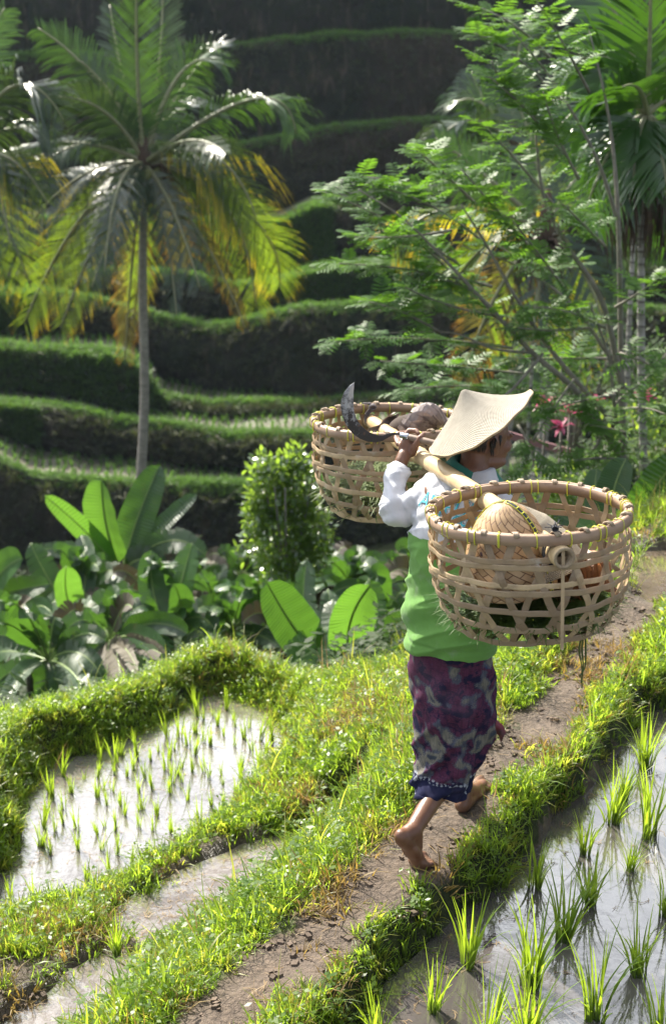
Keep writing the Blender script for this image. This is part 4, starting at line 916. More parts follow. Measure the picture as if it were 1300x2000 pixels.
# ================================================================ BASKETS
n = NT('split_bamboo'); v = n.obj(); rr = n.orand(); f = n.noise(v, 26, 5, .6); g = n.noise(v, 90, 3)
cc = n.mix(rr, (.60, .45, .27), (.25, .18, .115)); cc = n.mix(n.rng(f, .45, .75, 0, .7), cc, (.24, .175, .115)); cc = n.mix(n.rng(g, .68, .76, 0, .6), cc, (.10, .075, .05)); cc = n.mix(n.rng(n.noise(v, 11, 6), .66, .72, 0, .4), cc, (.52, .50, .46))
M_strip = n.bsdf(cc, .5, .45, normal=n.bump(n.math('ADD', f, g), .3, .003), trans=(.62, .30, .12), tw=.13)
n = NT('rim_bamboo'); v = n.obj(); f = n.noise(v, 14, 5, .6); g = n.noise(v, 70, 3); rr = n.orand()
cc = n.mix(n.rng(f, .35, .7), (.36, .245, .165), (.25, .165, .115)); cc = n.mix(n.rng(g, .66, .76, 0, .6), cc, (.10, .07, .05)); M_rim = n.bsdf(cc, .5, .45, normal=n.bump(f, .25, .003))
M_tie = plain('yellow_plastic_tie', (.62, .60, .04), .4, c2=(.5, .52, .06)); M_rattan = plain('rattan_wrap', (.40, .31, .21), .7, ns=90, c2=(.20, .15, .11))
M_core = plain('rim_filler', (.46, .34, .22), .7, ns=60, c2=(.22, .15, .1))
def basket(name, label, C, tilt_axis, tilt, seed, polar_spin=0.0):
    r = random.Random(seed); root = empty(name, C, label, 'basket', 'woven bamboo baskets hung from the carrying pole')
    Mx = Matrix.Rotation(tilt, 3, Vector(tilt_axis)); RR = .282
    prof = [(0, .280), (.05, .284), (.11, .289), (.17, .286), (.24, .268), (.29, .245), (.325, .218)]; HB = .325
    dep = lambda s: np.interp(s, [q[0] for q in prof], [q[1] for q in prof])
    def pos(th, s, off=0.0):            # s: distance below the rim
        wob = .003 * sin(3 * th + seed) * (s / HB) ; rad = dep(min(s, HB)) + off + wob
        if s > HB: rad = max(0.0, .218 - (s - HB)) + (off * .2); z = -HB - min(.006, (s - HB)) - off
        else: z = -s
        return C + Mx @ Vector((rad * cos(th), rad * sin(th), z))
    bands = [(.058, .0088), (.079, .0086), (.131, .0090), (.153, .0086), (.209, .0095), (.264, .0090), (.316, .009)]
    nD = 17
    def strip_mesh(path, w, thick=.0016):   # path: (th, s, off); w half width
        mb = MB(); pts = [pos(*q) for q in path]; N = len(pts); prev = None
        for k in range(N):
            T = (pts[min(k + 1, N - 1)] - pts[max(k - 1, 0)]).normalized(); th = path[k][0]
            nrm = (Mx @ Vector((cos(th), sin(th), 0))) if path[k][1] < HB else (Mx @ Vector((0, 0, -1)))
            sd = T.cross(nrm).normalized(); nrm = sd.cross(T).normalized(); p = pts[k]
            cur = [mb.vert(p + sd * w + nrm * thick * .2), mb.vert(p + sd * w * .6 + nrm * thick), mb.vert(p - sd * w * .6 + nrm * thick), mb.vert(p - sd * w + nrm * thick * .2), mb.vert(p - sd * w * .8 - nrm * thick * .6), mb.vert(p + sd * w * .8 - nrm * thick * .6)]
            if prev:
                for j in range(6): mb.face(prev[j], prev[(j + 1) % 6], cur[(j + 1) % 6], cur[j])
            else: mb.face(*cur[::-1])
            prev = cur
        mb.face(*prev); return mb
    for b, (s0, w) in enumerate(bands):
        ph = r.uniform(0, 6); n_ = 180; path = []
        for k in range(n_ + 1):
            th = 2 * pi * k / n_ * 1.012 + ph; path.append((th, s0 + .0035 * sin(2 * th + b) + .002 * sin(5 * th + b * 2), .0028 * sin(nD * th + b * pi) + .0022))
        strip_mesh(path, w * r.uniform(.9, 1.1)).build('strip', M_strip, root, smooth=False)
    for dr in (-1, 1):
        for i in range(nD):
            th0 = 2 * pi * (i + (.25 if dr > 0 else .0)) / nD + r.uniform(-.025, .025) + polar_spin; sh_ = dr * .46 * r.uniform(.93, 1.07); path = []; n_ = 46
            for k in range(n_ + 1):
                s_ = -.004 + (HB + .004) * k / n_; th = th0 + sh_ * (s_ / HB) + .012 * sin(s_ * 30 + i); path.append((th, s_, .0026 * sin(s_ * 2 * pi / .066 + i * pi + (0 if dr > 0 else pi)) - .0012 + (.001 if dr > 0 else -.001)))
            th = path[-1][0]
            for k in range(1, 9): path.append((th + dr * .05 * k / 8, HB + .20 * k / 8, .001 * dr))
            strip_mesh(path, .0108 * r.uniform(.82, 1.12)).build('strip', M_strip, root, smooth=False)
    # rim: outer hoop, inner hoop, filler between them
    def hoop(nm, rad, thick, hh, dz, mat, gap=0):
        mb = MB(); prev = None; n_ = 120
        for k in range(n_ + 1):
            th = 2 * pi * k / n_; rr_ = rad + .0015 * sin(3 * th + seed) + .001 * sin(7 * th)
            cs = [(-thick, -hh), (-thick * .9, hh), (0, hh * 1.1), (thick, hh * .75), (thick * 1.15, 0), (thick, -hh * .8)]
            if gap: cs = [(-thick, -hh), (-thick, hh), (thick, hh), (thick, -hh)]
            cur = [mb.vert(C + Mx @ Vector(((rr_ + a) * cos(th), (rr_ + a) * sin(th), dz + b + .0015 * sin(4 * th + seed)))) for a, b in cs]
            if prev:
                m_ = len(cs)
                for j in range(m_): mb.face(prev[j], prev[(j + 1) % m_], cur[(j + 1) % m_], cur[j])
            prev = cur
        return mb.build(nm, mat, root)
    hoop('rim_hoop', .290, .0052, .0165, 0, M_rim); hoop('rim_hoop', .275, .0045, .0155, 0, M_rim); hoop('rim_filler', .2825, .0030, .002, .0135, M_core, 1)
    # yellow ties and rattan knuckles
    def wrap(th, mat, nm, w, fat, n_t=1):
        mb = MB(); c0 = Vector((.2825 * cos(th), .2825 * sin(th), 0)); er = Vector((cos(th), sin(th), 0)); et = Vector((-sin(th), cos(th), 0)); pts = []
        for q in range(n_t):
            pts = []
            for k in range(17):
                a = 2 * pi * k / 16; ca, sa = cos(a), sin(a); ex = .0150 + fat; ez = .0200 + fat
                x_ = ex * (abs(ca) ** .6) * (1 if ca > 0 else -1); z_ = ez * (abs(sa) ** .6) * (1 if sa > 0 else -1)
                pts.append(C + Mx @ (c0 + er * x_ + et * ((q - n_t / 2) * w * 1.7 + .004 * ca * r.uniform(.8, 1)) + UP * z_))
            mb.tube(pts, w, 6, cap=False)
        return mb.build(nm, mat, root)
    th = r.uniform(0, .2)
    while th < 2 * pi - .1:
        wrap(th, M_tie, 'tie', .00165, .0004, 2 if r.random() < .25 else 1)
        if r.random() < .45: wrap(th + .075, M_tie, 'tie', .0016, .0004)
        # knuckle of rattan on top of the rim
        mb = MB(); t0 = th + .17 + r.uniform(-.02, .02)
        for q in range(3):
            pts = [C + Mx @ Vector(((.2825 + a) * cos(t0 + (q - 1) * .016 + b), (.2825 + a) * sin(t0 + (q - 1) * .016 + b), z_)) for a, b, z_ in ((-.010, -.02, .013), (-.008, -.01, .0205), (0, 0, .0235), (.009, .012, .0205), (.012, .022, .012))]
            mb.tube(pts, .0042, 6, squash=.6)
        mb.build('knuckle', M_rattan, root)
        th += r.uniform(.28, .37)
    return root, Mx
CN = Vector((.563, 3.875, 1.345)); CF = Vector((.212, 5.10, 1.277))
TAX = Vector((1, 0, 0))
bk_n, MN = basket('bamboo_basket', 'large open-weave bamboo basket holding the woven cone hat on the near end of the pole', CN, (.788, .616, 0), R(-4.1), 3)
bk_f, MF = basket('bamboo_basket', 'open-weave bamboo basket behind the sickle, partly hidden by the man', CF, (1, 0, 0), R(-4.0), 8, .11)
# cords at both ends of the pole
def cord(nm, pts, rad, mat, par): mb = MB(); mb.tube(crom(pts, 6), rad, 6); return mb.build(nm, mat, par)
eR = Vector((CN.x, CN.y, CN.z)); fr = PA + axis * .045; top_ = fr + Vector((-.012, -.004, .075))
for k, sx in enumerate((-1, 1, -1, 1)):
    a = fr + axis * .006 * k; w = .036
    cord('cord', [top_ + Vector((sx * .004, 0, 0)), a + rt_ * (-sx) * w * .6 + up_ * .045, a + rt_ * (-sx) * w + up_ * .01, a + rt_ * (-sx) * w * .8 - up_ * .024, a - up_ * .034, a + rt_ * sx * w * .8 - up_ * .02], .0028, M_cord, pole)
mb = MB()
for k in range(12):
    a = rnd.uniform(0, 6.28); d = Vector((cos(a), sin(a), rnd.uniform(.2, 1.4))).normalized(); mb.tube([top_, top_ + d * .012, top_ + d * rnd.uniform(.018, .03) + Vector((0, 0, -.004))], .0014, 4)
for k in range(3): mb.tube([top_ + Vector((.008 * cos(q + k), .004 * k - .004, .006 * sin(q + k))) for q in range(8)], .003, 6)
mb.build('knot', M_cord, pole)
fk = P(727, 795, 5.34)
mb = MB()
for k in range(4): mb.tube(crom([fk + Vector((.004 * k, 0, .004)), fk + Vector((-.022 + .004 * k, -.01, -.02)), fk + Vector((-.028, -.015, -.045)), fk + Vector((-.01, -.03, -.075)), fk + Vector((.02, -.02, -.055))], 4), .0045, 6)
mb.tube(crom([fk, fk + Vector((-.01, 0, .012)), fk + Vector((-.03, 0, .014)), fk + Vector((-.05, .01, .010))], 4), [.006] * 6 + [.004] * 4 + [.0015] * 3, 6)
for k in range(5): mb.tube([fk + Vector((.012 * cos(q * 1.1 + k), .006 * k - .012, .010 * sin(q * 1.1 + k))) for q in range(7)], .0045, 6)
mb.build('knot', M_cloth_knot, pole)
# thin bamboo peg hanging from the mouth of the pole
mb = MB(); a = PA - axis * -.01 + up_ * .018; bt = Vector((PA.x + .005, PA.y - .012, PA.z - .26)); mb.box((a + bt) / 2, Vector((.0045, 0, 0)), Vector((0, .002, 0)), (a - bt) / 2); mb.build('peg', M_strip, pole, smooth=False)

# ================================================================ SICKLE
z1 = lambda x, y: (590 + x / 2.766, 720 + y / 2.766)
outer = [(280, 75), (255, 92), (228, 125), (211, 165), (208, 205), (214, 245), (228, 285), (250, 325), (278, 355), (312, 378), (355, 394), (400, 398), (432, 390), (460, 374), (492, 357), (528, 358)]
inner = [(280, 75), (279, 100), (276, 130), (277, 165), (276, 200), (281, 235), (292, 268), (308, 295), (328, 318), (352, 338), (382, 352), (412, 360), (436, 360), (462, 351), (494, 345), (528, 348)]
def up2(l): return [tuple((Vector((*l[i], 0)) * (1 - t) + Vector((*l[i + 1], 0)) * t)[:2]) for i in range(len(l) - 1) for t in (0, .5)] + [l[-1]]
outer, inner = up2(outer), up2(inner)
mb = MB(); prev = None; N = len(outer)
for k in range(N):
    D = 4.725 + .03 * (1 - k / N); po = P(*z1(*outer[k]), D); pi_ = P(*z1(*inner[k]), D); th_ = Vector((.1, 1, .1)).normalized() * .0018; s_ = k / N
    mid = po * .45 + pi_ * .55; cur = [mb.vert(po + th_ * .9, s_), mb.vert(mid + th_, s_), mb.vert(pi_ + th_ * .2, 1 if 0 else s_), mb.vert(pi_ - th_ * .2, s_), mb.vert(mid - th_, s_), mb.vert(po - th_ * .9, s_)]
    if prev:
        for j in range(6): mb.face(prev[j], prev[(j + 1) % 6], cur[(j + 1) % 6], cur[j])
    prev = cur
mb.face(*prev)
n = NT('forged_steel'); v = n.obj(); f = n.noise(v, 38, 6, .75); g = n.noise(v, 9, 3); s_ = n.attr('t'); k1 = n.rng(n.math('ADD', n.math('MULTIPLY', s_, -.55), f), .28, .45)
cc = n.mix(k1, (.022, .018, .018), (.36, .37, .40)); cc = n.mix(n.rng(n.noise(v, 60, 4), .62, .7, 0, .8), cc, (.10, .05, .03)); M_steel = n.bsdf(cc, n.rng(k1, 0, 1, .6, .32), .5, normal=n.bump(f, .4, .003), metal=n.math('MULTIPLY', k1, .8))
sick = tag(mb.build('sickle', M_steel, smooth=False), 'curved dark sickle held up in the raised hand above the pole', 'sickle')
M_fer = plain('bright_ferrule', (.55, .56, .60), .25, metal=1.0, ns=30); M_hand = plain('worn_wood_handle', (.24, .17, .12), .6, c2=(.12, .08, .06), ns=40)
hd = (HND1 - HND0).normalized(); mb = MB(); mb.tube([HND0, HND0 + hd * .004, HND0 + hd * .030, HND0 + hd * .034], [.0085, .0105, .0118, .0112], 20); mb.build('ferrule', M_fer, sick)
mb = MB(); mb.tube([HND0 + hd * .030, HND0 + hd * .04, HND0 + hd * .09, HND0 + hd * .15, HND1], [.0098, .0112, .0118, .0115, .0105], 18); mb.build('handle', M_hand, sick)

# ================================================================ WHAT LIES IN THE BASKETS
M_cut = leaf_mat('cut_grass_blade', (.05, .10, .02), (.12, .16, .05), (.16, .26, .05), .5, .35, spec=.5)
def heap(name, label, C, Mx, N, rad, z0, z1_, seed, spill):
    r = random.Random(seed); mb = MB()
    for k in range(N):
        a = r.uniform(0, 6.28); d = rad * sqrt(r.random()); top__ = z0 + (z1_ - z0) * (1 - (d / rad) ** 2 * .5) * r.random() ** .6; c = C + Mx @ Vector((d * cos(a), d * sin(a), top__))
        az = r.uniform(0, 6.28); dr = Vector((cos(az), sin(az), r.uniform(-.25, .35))).normalized(); l = r.uniform(.04, .12); s_ = dr.cross(UP).normalized() * r.uniform(.0012, .0032); bend = Vector((r.uniform(-.3, .3), r.uniform(-.3, .3), -.25)) * l
        mb.strip([c - s_, c + dr * l * .5 - s_, c + dr * l + bend * .5], [c + s_, c + dr * l * .5 + s_, c + dr * l + bend * .5])
    for k in range(spill):               # blades poking out through the weave low down
        a = r.uniform(0, 6.28); s0 = r.uniform(.25, .33); rr_ = .225 if s0 > .3 else .25; c = C + Mx @ Vector((rr_ * cos(a), rr_ * sin(a), -s0)); dr = Vector((cos(a + r.gauss(0, .6)), sin(a + r.gauss(0, .6)), r.uniform(-.8, .3))).normalized(); l = r.uniform(.015, .05); s_ = dr.cross(UP).normalized() * .0015
        mb.strip([c - s_, c + dr * l * .5 - s_, c + dr * l + Vector((0, 0, -l * .5))], [c + s_, c + dr * l * .5 + s_, c + dr * l + Vector((0, 0, -l * .5))])
    return tag(mb.build(name, M_cut), label, 'cut grass', kind='stuff')
heap('cut_grass', 'freshly cut grass heaped in the bottom of the near basket', CN, MN, 5200, .215, -.298, -.205, 4, 46)
heap('cut_grass', 'freshly cut grass filling the lower half of the far basket', CF, MF, 4200, .22, -.30, -.15, 5, 40)
mb = MB(); g0 = CN + MN @ Vector((.13, -.165, -.32))
for dx in (-.004, .0, .005): mb.tube(crom([g0 + Vector((dx, 0, .01)), g0 + Vector((dx * 2, 0, -.05)), g0 + Vector((.006 + dx, 0, -.10)), g0 + Vector((.002 - dx, 0, -.15 + dx * 4))], 5), [.003] * 8 + [.002] * 8, 5)
tag(mb.build('grass_stem', M_cut), 'dark twisted stems hanging down below the near basket', 'stem')
# woven cone hat in the near basket
n = NT('plaited_bamboo'); u = n.attr('u'); t = n.attr('t')
br = n.n.new('ShaderNodeTexBrick'); cx = n.n.new('ShaderNodeCombineXYZ'); 
uu1 = n.math('MULTIPLY', u, 22.0); tt1 = n.math('MULTIPLY', t, 11.0); n.ln(n.math('ADD', uu1, tt1), cx.inputs[0]); n.ln(n.math('SUBTRACT', tt1, uu1), cx.inputs[1]); n.ln(cx.outputs[0], br.inputs['Vector'])
br.inputs['Scale'].default_value = 1.0; br.inputs['Mortar Size'].default_value = .09; br.inputs['Brick Width'].default_value = 2.0; br.inputs['Row Height'].default_value = 1.0; br.offset = .5
br.inputs['Color1'].default_value = (.60, .42, .24, 1); br.inputs['Color2'].default_value = (.44, .29, .15, 1); br.inputs['Mortar'].default_value = (.12, .06, .03, 1); br.inputs['Mortar Smooth'].default_value = .6
dk = n.noise(cx.outputs[0], .45, 1); cc = n.mix(n.rng(dk, .74, .76), br.outputs['Color'], (.05, .05, .08))
M_plait = n.bsdf(cc, .45, .5, normal=n.bump(n.math('SUBTRACT', 1.0, br.outputs['Fac']), .5, .003), trans=(.8, .42, .16), tw=.22)
def cone_hat(name, label, apex, axis_, prof, mat, seam=None, cat='hat', seed=1):
    axis_ = Vector(axis_).normalized(); x_ = Vector((1, 0, 0)); x_ = (x_ - axis_ * x_.dot(axis_)).normalized(); y_ = axis_.cross(x_); mb = MB(); us = []; n_ = 72; K = 40
    for k in range(K + 1):
        f = k / K; h = prof[-1][0] * f; rad = float(np.interp(h, [p[0] for p in prof], [p[1] for p in prof]))
        for j in range(n_):
            a = 2 * pi * j / n_; mb.vert(apex - axis_ * h + (x_ * cos(a) + y_ * sin(a)) * max(rad, .001), f); us.append(j / n_)
    for k in range(K):
        for j in range(n_): mb.face(k * n_ + j, (k + 1) * n_ + j, (k + 1) * n_ + (j + 1) % n_, k * n_ + (j + 1) % n_)
    me = mesh(name, mb.v, mb.f, {'t': mb.t, 'u': us}); o = link(name, me, mat); tag(o, label, cat); s = o.modifiers.new('thick', 'SOLIDIFY'); s.thickness = .002
    if seam is not None:                # black braid bound with yellow, running over the crown
        for a in seam:
            mb1, mb2 = MB(), MB(); L, Q, pts = [], [], []
            for k in range(0, 60):
                f = k / 59; h = prof[-1][0] * f; rad = float(np.interp(h, [p[0] for p in prof], [p[1] for p in prof])) + .003; d_ = x_ * cos(a) + y_ * sin(a); tg = -x_ * sin(a) + y_ * cos(a); p = apex - axis_ * h + d_ * rad; L.append(p - tg * .0055 + d_ * .001); Q.append(p + tg * .0055 + d_ * .001)
                if k % 3 == 0: mb2.box(p + d_ * .002, tg * .0065, (axis_) * .0012, d_ * .001)
            mb1.strip(L, Q); mb1.build('seam', M_cord, o)
            for off in (-.0068, .0068): mb2.tube([(l + q) / 2 + (q - l).normalized() * off for l, q in zip(L, Q)], .0011, 5)
            mb2.build('seam_stitching', M_tie, o)
    return o
pf = [(0, 0), (.004, .018), (.012, .034), (.03, .058), (.06, .083), (.10, .104), (.15, .118), (.20, .127), (.25, .134)]
cone_hat('woven_hat', 'tan plaited bamboo cone hat with black and yellow seam standing in the near basket', P(985, 979, 3.73), (-.10, -.05, 1), pf, M_plait, seam=(R(-38), R(142)))
pf2 = [(0, 0), (.015, .02), (.06, .075), (.12, .118), (.2, .15)]
cone_hat('straw_hat', 'plain pale cone hat tucked behind the plaited one in the near basket', P(1008, 982, 3.80), (-.28, .05, 1), pf2, straw('pale_straw', (.70, .62, .50), (.50, .43, .32), (.5, .4, .25), 1))
# bundles of dried palm leaf
n = NT('dried_palm_leaf'); rr = n.orand(); v = n.obj(); f = n.noise(v, 40, 4); M_dry = n.bsdf(n.mix(rr, n.mix(n.rng(f, .3, .7), (.40, .21, .10), (.24, .12, .06)), (.09, .045, .025)), .5, .45, normal=n.bump(f, .3, .003), trans=(.55, .22, .08), tw=.2)
n = NT('grey_palm_leaf'); rr = n.orand(); v = n.obj(); f = n.noise(v, 40, 4); M_dryg = n.bsdf(n.mix(rr, n.mix(n.rng(f, .3, .7), (.44, .38, .36), (.24, .19, .18)), (.10, .075, .07)), .55, .45, normal=n.bump(f, .3, .003), trans=(.3, .2, .15), tw=.1)
M_core_leaf = plain('bundle_inside', (.05, .03, .02), .9)
def bundle(name, label, c, ex, N, mat, seed, ax_=(1, 0, 0)):
    r = random.Random(seed); A = Vector(ax_).normalized(); B = UP.cross(A).normalized(); Cc = A.cross(B); root = empty(name, c, label, 'leaf bundle')
    for k in range(N):
        mb = MB(); a = 2 * pi * (k * .381966) ; u0 = -1 + 2 * ((k * .618034) % 1); L, Q = [], []
        w = r.uniform(.010, .018); tw = r.uniform(-.8, .8)
        for q in range(9):
            f = q / 8; u_ = u0 + (f - .5) * .9; u_c = max(-1, min(1, u_)); a_ = a + tw * (f - .5) + f * .9; rad = sqrt(max(.02, 1 - u_c * u_c)) * (1 + .13 * sin(f * pi) + .05 * r.random())
            p = c + A * ex[0] * u_ + B * ex[1] * rad * cos(a_) + Cc * ex[2] * rad * sin(a_); nrm = (B * cos(a_) + Cc * sin(a_)); T = A * .6 + (-B * sin(a_) + Cc * cos(a_)) * .6; sd = T.cross(nrm).normalized(); ww = w * sin(pi * (.12 + .8 * f))
            L.append(p - sd * ww + nrm * ww * 1.5); Q.append(p + sd * ww)
        mb.strip(L, Q); mb.build('leaf_strip', mat, root, smooth=False)
    mb = MB(); me = bmesh.new(); ball(me, c, 1, (ex[0] * .8, ex[1] * .8, ex[2] * .8), (A, B, Cc)); m2 = bpy.data.meshes.new('core'); me.to_mesh(m2); me.free(); link('leaf_core', m2, M_core_leaf, root)
bundle('leaf_bundle', 'brown bundle of folded dried palm leaf lying in the near basket', CN + Vector((.12, -.03, -.185)), (.105, .085, .080), 90, M_dry, 3, (.8, -.3, -.3))
bundle('leaf_bundle', 'grey twisted bundle of dried palm leaf in the far basket behind the hand', CF + Vector((.085, .03, -.03)), (.115, .08, .065), 90, M_dryg, 4, (1, -.1, .1))
# ================================================================ TREES AND PLANTS
def banana_mat(name, c1, c2, tr_, tw):
    n = NT(name); t = n.attr('t'); v = n.obj(); st_ = n.math('SINE', n.math('MULTIPLY', t, 210.0)); a = n.noise(v, 5, 5, .6)
    cc = n.mix(n.orand(), c1, c2); cc = n.mix(n.rng(st_, .2, 1, 0, .35), cc, tuple(x * .55 for x in c1)); cc = n.mix(n.rng(a, .62, .74, 0, .6), cc, (.13, .10, .03)); ct = n.mix(n.rng(st_, .2, 1, 0, .3), tr_, tuple(x * .6 for x in tr_))
    return n.bsdf(cc, n.rng(a, .3, .7, .25, .5), .6, normal=n.bump(st_, .35, .01), trans=ct, tw=tw)
M_ban = banana_mat('banana_leaf', (.022, .062, .018), (.040, .095, .026), (.12, .28, .025), .27)
M_ban_l = banana_mat('sunlit_banana_leaf', (.042, .12, .02), (.06, .15, .024), (.17, .37, .035), .38)  # paler copy of the leaf: light from behind put into its colour
M_ban_d = leaf_mat('withered_banana_leaf', (.085, .07, .04), (.06, .05, .035), (.10, .08, .03), .7, .15)
M_rib = plain('banana_midrib', (.22, .30, .08), .45, ns=20, c2=(.14, .22, .06)); M_stem = plain('banana_stem', (.035, .045, .018), .8, ns=14, c2=(.04, .026, .016))
def banana_leaf(parent, b, c, t, w, roll=0.0, mat=None, torn=0.0, fold=.35, seed=0, r=None):
    r = r or random.Random(seed); N = 26; pts = bez(b, c, t, N); mb = MB(); ribs = []; Lr, Rr_, M1, M2 = [], [], [], []
    viewn = Vector((sin(roll), -cos(roll) * .85, .55)).normalized(); ph = r.uniform(0, 6)
    for k in range(N):
        f = k / (N - 1); T = (pts[min(k + 1, N - 1)] - pts[max(k - 1, 0)]).normalized(); S = T.cross(viewn).normalized(); Nn = S.cross(T).normalized()
        g = max(0.0, (f - .13) / .87); ww = w * min(1.0, (g * 5.0) ** .6) * (max(0.0, 1 - g ** 5.5) ** .5) * (1 - .10 * g) * 1.3 + .002
        wv = .035 * w * sin(f * 38 + ph) + .05 * w * sin(f * 13 + ph)
        Lr.append(pts[k] - S * ww + Nn * (ww * fold + wv) ); M1.append(pts[k] - S * ww * .5 + Nn * (ww * fold * .62 + wv * .4)); M2.append(pts[k] + S * ww * .5 + Nn * (ww * fold * .62 - wv * .4)); Rr_.append(pts[k] + S * ww + Nn * (ww * fold - wv))
    if not torn:
        for k in range(N - 1):
            q = [mb.vert(p[k + d], (k + d) / N) for d in (0, 1) for p in (Lr, M1, pts, M2, Rr_)]
            for j in range(4): mb.face(q[j], q[j + 1], q[j + 6], q[j + 5])
    else:
        k = 3
        while k < N - 1:
            st = 1 if r.random() < torn else 2
            for side, A1, A2 in ((0, M1, Lr), (1, M2, Rr_)):
                e = min(k + st, N - 1); dr_ = Vector((r.gauss(0, .02), r.gauss(0, .02), -abs(r.gauss(0, .12)) * torn)) * w * 2.2; sh_ = (pts[e] - pts[k]) * r.uniform(-.25, .05)
                q = [mb.vert(pts[k], 0), mb.vert(A1[k] + dr_ * .3, .3), mb.vert(A2[k] + dr_ + sh_ * -.3, .6), mb.vert(A2[e] + dr_ + sh_, .6), mb.vert(A1[e] + dr_ * .3 + sh_ * .3, .3), mb.vert(pts[e], 0)]
                mb.face(q[0], q[1], q[4], q[5]); mb.face(q[1], q[2], q[3], q[4])
            k += st
    lf = mb.build('leaf', mat or M_ban, parent)
    mb = MB(); mb.tube([p - Vector((0, 0, .004)) for p in pts], [w * .085 * (1 - .85 * k / N) + .003 for k in range(N)], 6); mb.build('midrib', M_rib, lf)
    return lf
def banana_px(label, base, crown, leaves, seed, group='banana plants growing in the ravine'):
    """base, crown: (px,py,D); leaves: (ctrl px,py), (tip px,py), half width px, dD, material, torn"""
    r = random.Random(seed); B = P(*base); root = empty('banana_plant', B, label, 'banana plant', group); K = P(*crown)
    mb = MB(); mb.tube([B - Vector((0, 0, .6)), B * .5 + K * .5, K], [.075, .065, .04], 10); mb.build('pseudostem', M_stem, root)
    for c, t, w, dD, m, torn in leaves:
        wp_ = w * crown[2] * 1.0 / FPX; banana_leaf(root, K, P(c[0], c[1], crown[2] + dD * .5), P(t[0], t[1], crown[2] + dD), wp_, r.uniform(-.5, .5), {'l': M_ban_l, 'd': M_ban_d}.get(m, M_ban), torn, r.uniform(.12, .4), seed, r)
banana_px('tall banana plant with an upright pale glowing leaf by the coconut trunk', (240, 1330, 16), (238, 1120, 16), [
    ((198, 1030), (198, 934), 34, -.3, 'l', 0), ((180, 1040), (88, 968), 18, -.5, 'l', 0), ((262, 1010), (312, 908), 30, .5, '', 0), ((300, 1040), (385, 965), 18, .3, '', 0), ((330, 1010), (402, 1085), 22, -.4, '', .4),
    ((170, 1060), (60, 1075), 16, .4, '', .3), ((150, 1040), (115, 1150), 18, -.5, 'd', .5), ((280, 1060), (330, 1130), 24, -.3, '', .3), ((215, 1160), (215, 1310), 30, -1.2, '', 0), ((205, 1010), (130, 1020), 22, .8, '', .5), ((300, 1090), (395, 1045), 14, -.2, 'd', .6)], 1)
banana_px('banana plant with a stubby upright leaf and drooping side leaves near the frame edge', (130, 1340, 14.5), (150, 1215, 14.5), [
    ((120, 1160), (130, 1105), 26, -.3, 'l', 0), ((60, 1180), (-10, 1215), 14, -.2, '', .2), ((90, 1130), (60, 1060), 24, .5, '', .3), ((180, 1120), (160, 1045), 22, .8, '', 0), ((100, 1200), (150, 1262), 20, -1, 'd', .5), ((200, 1190), (250, 1250), 24, -.6, '', .2), ((200, 1230), (120, 1300), 22, -1, '', 0)], 2)
banana_px('banana plant with broad rounded leaves reaching into the frame at the ravine edge', (-30, 1320, 15), (-30, 1180, 15), [
    ((0, 1100), (45, 1090), 30, -.4, 'l', 0), ((20, 1150), (100, 1140), 22, -.5, '', .3), ((-60, 1080), (-60, 980), 30, 0, '', 0), ((30, 1180), (90, 1230), 20, -.6, '', .4), ((-10, 1200), (60, 1290), 18, -1, 'd', .5)], 3)
banana_px('banana plant with two upright leaves just behind the grassy knoll', (330, 1330, 13), (330, 1230, 13), [
    ((290, 1170), (295, 1075), 26, .3, '', 0), ((350, 1150), (375, 1060), 26, .5, 'l', .2), ((300, 1200), (235, 1150), 16, -.4, '', .3), ((390, 1180), (420, 1230), 22, -.3, '', .3), ((370, 1200), (340, 1140), 24, -.2, '', 0), ((280, 1235), (190, 1290), 26, -.8, '', 0), ((300, 1250), (250, 1330), 26, -1.2, '', .2)], 4)
banana_px('banana plant with a wide tilted leaf showing its pale midrib below the round bush', (600, 1340, 10.8), (612, 1275, 10.8), [
    ((565, 1220), (520, 1135), 40, -.3, '', 0), ((580, 1190), (600, 1090), 22, .8, '', .3), ((650, 1220), (640, 1150), 20, .6, '', .4), ((650, 1250), (560, 1300), 40, -.6, 'l', .2), ((700, 1230), (780, 1210), 20, .2, '', .2)], 5)
banana_px('banana plant with a broad light green leaf standing upright near the man', (690, 1340, 10.4), (682, 1290, 10.4), [
    ((665, 1210), (722, 1142), 40, -.2, 'l', 0), ((745, 1200), (720, 1130), 26, .3, 'l', .2), ((740, 1270), (800, 1190), 26, .3, '', 0), ((640, 1240), (650, 1170), 20, .6, '', .3), ((700, 1260), (770, 1300), 26, -.3, '', .2)], 6)
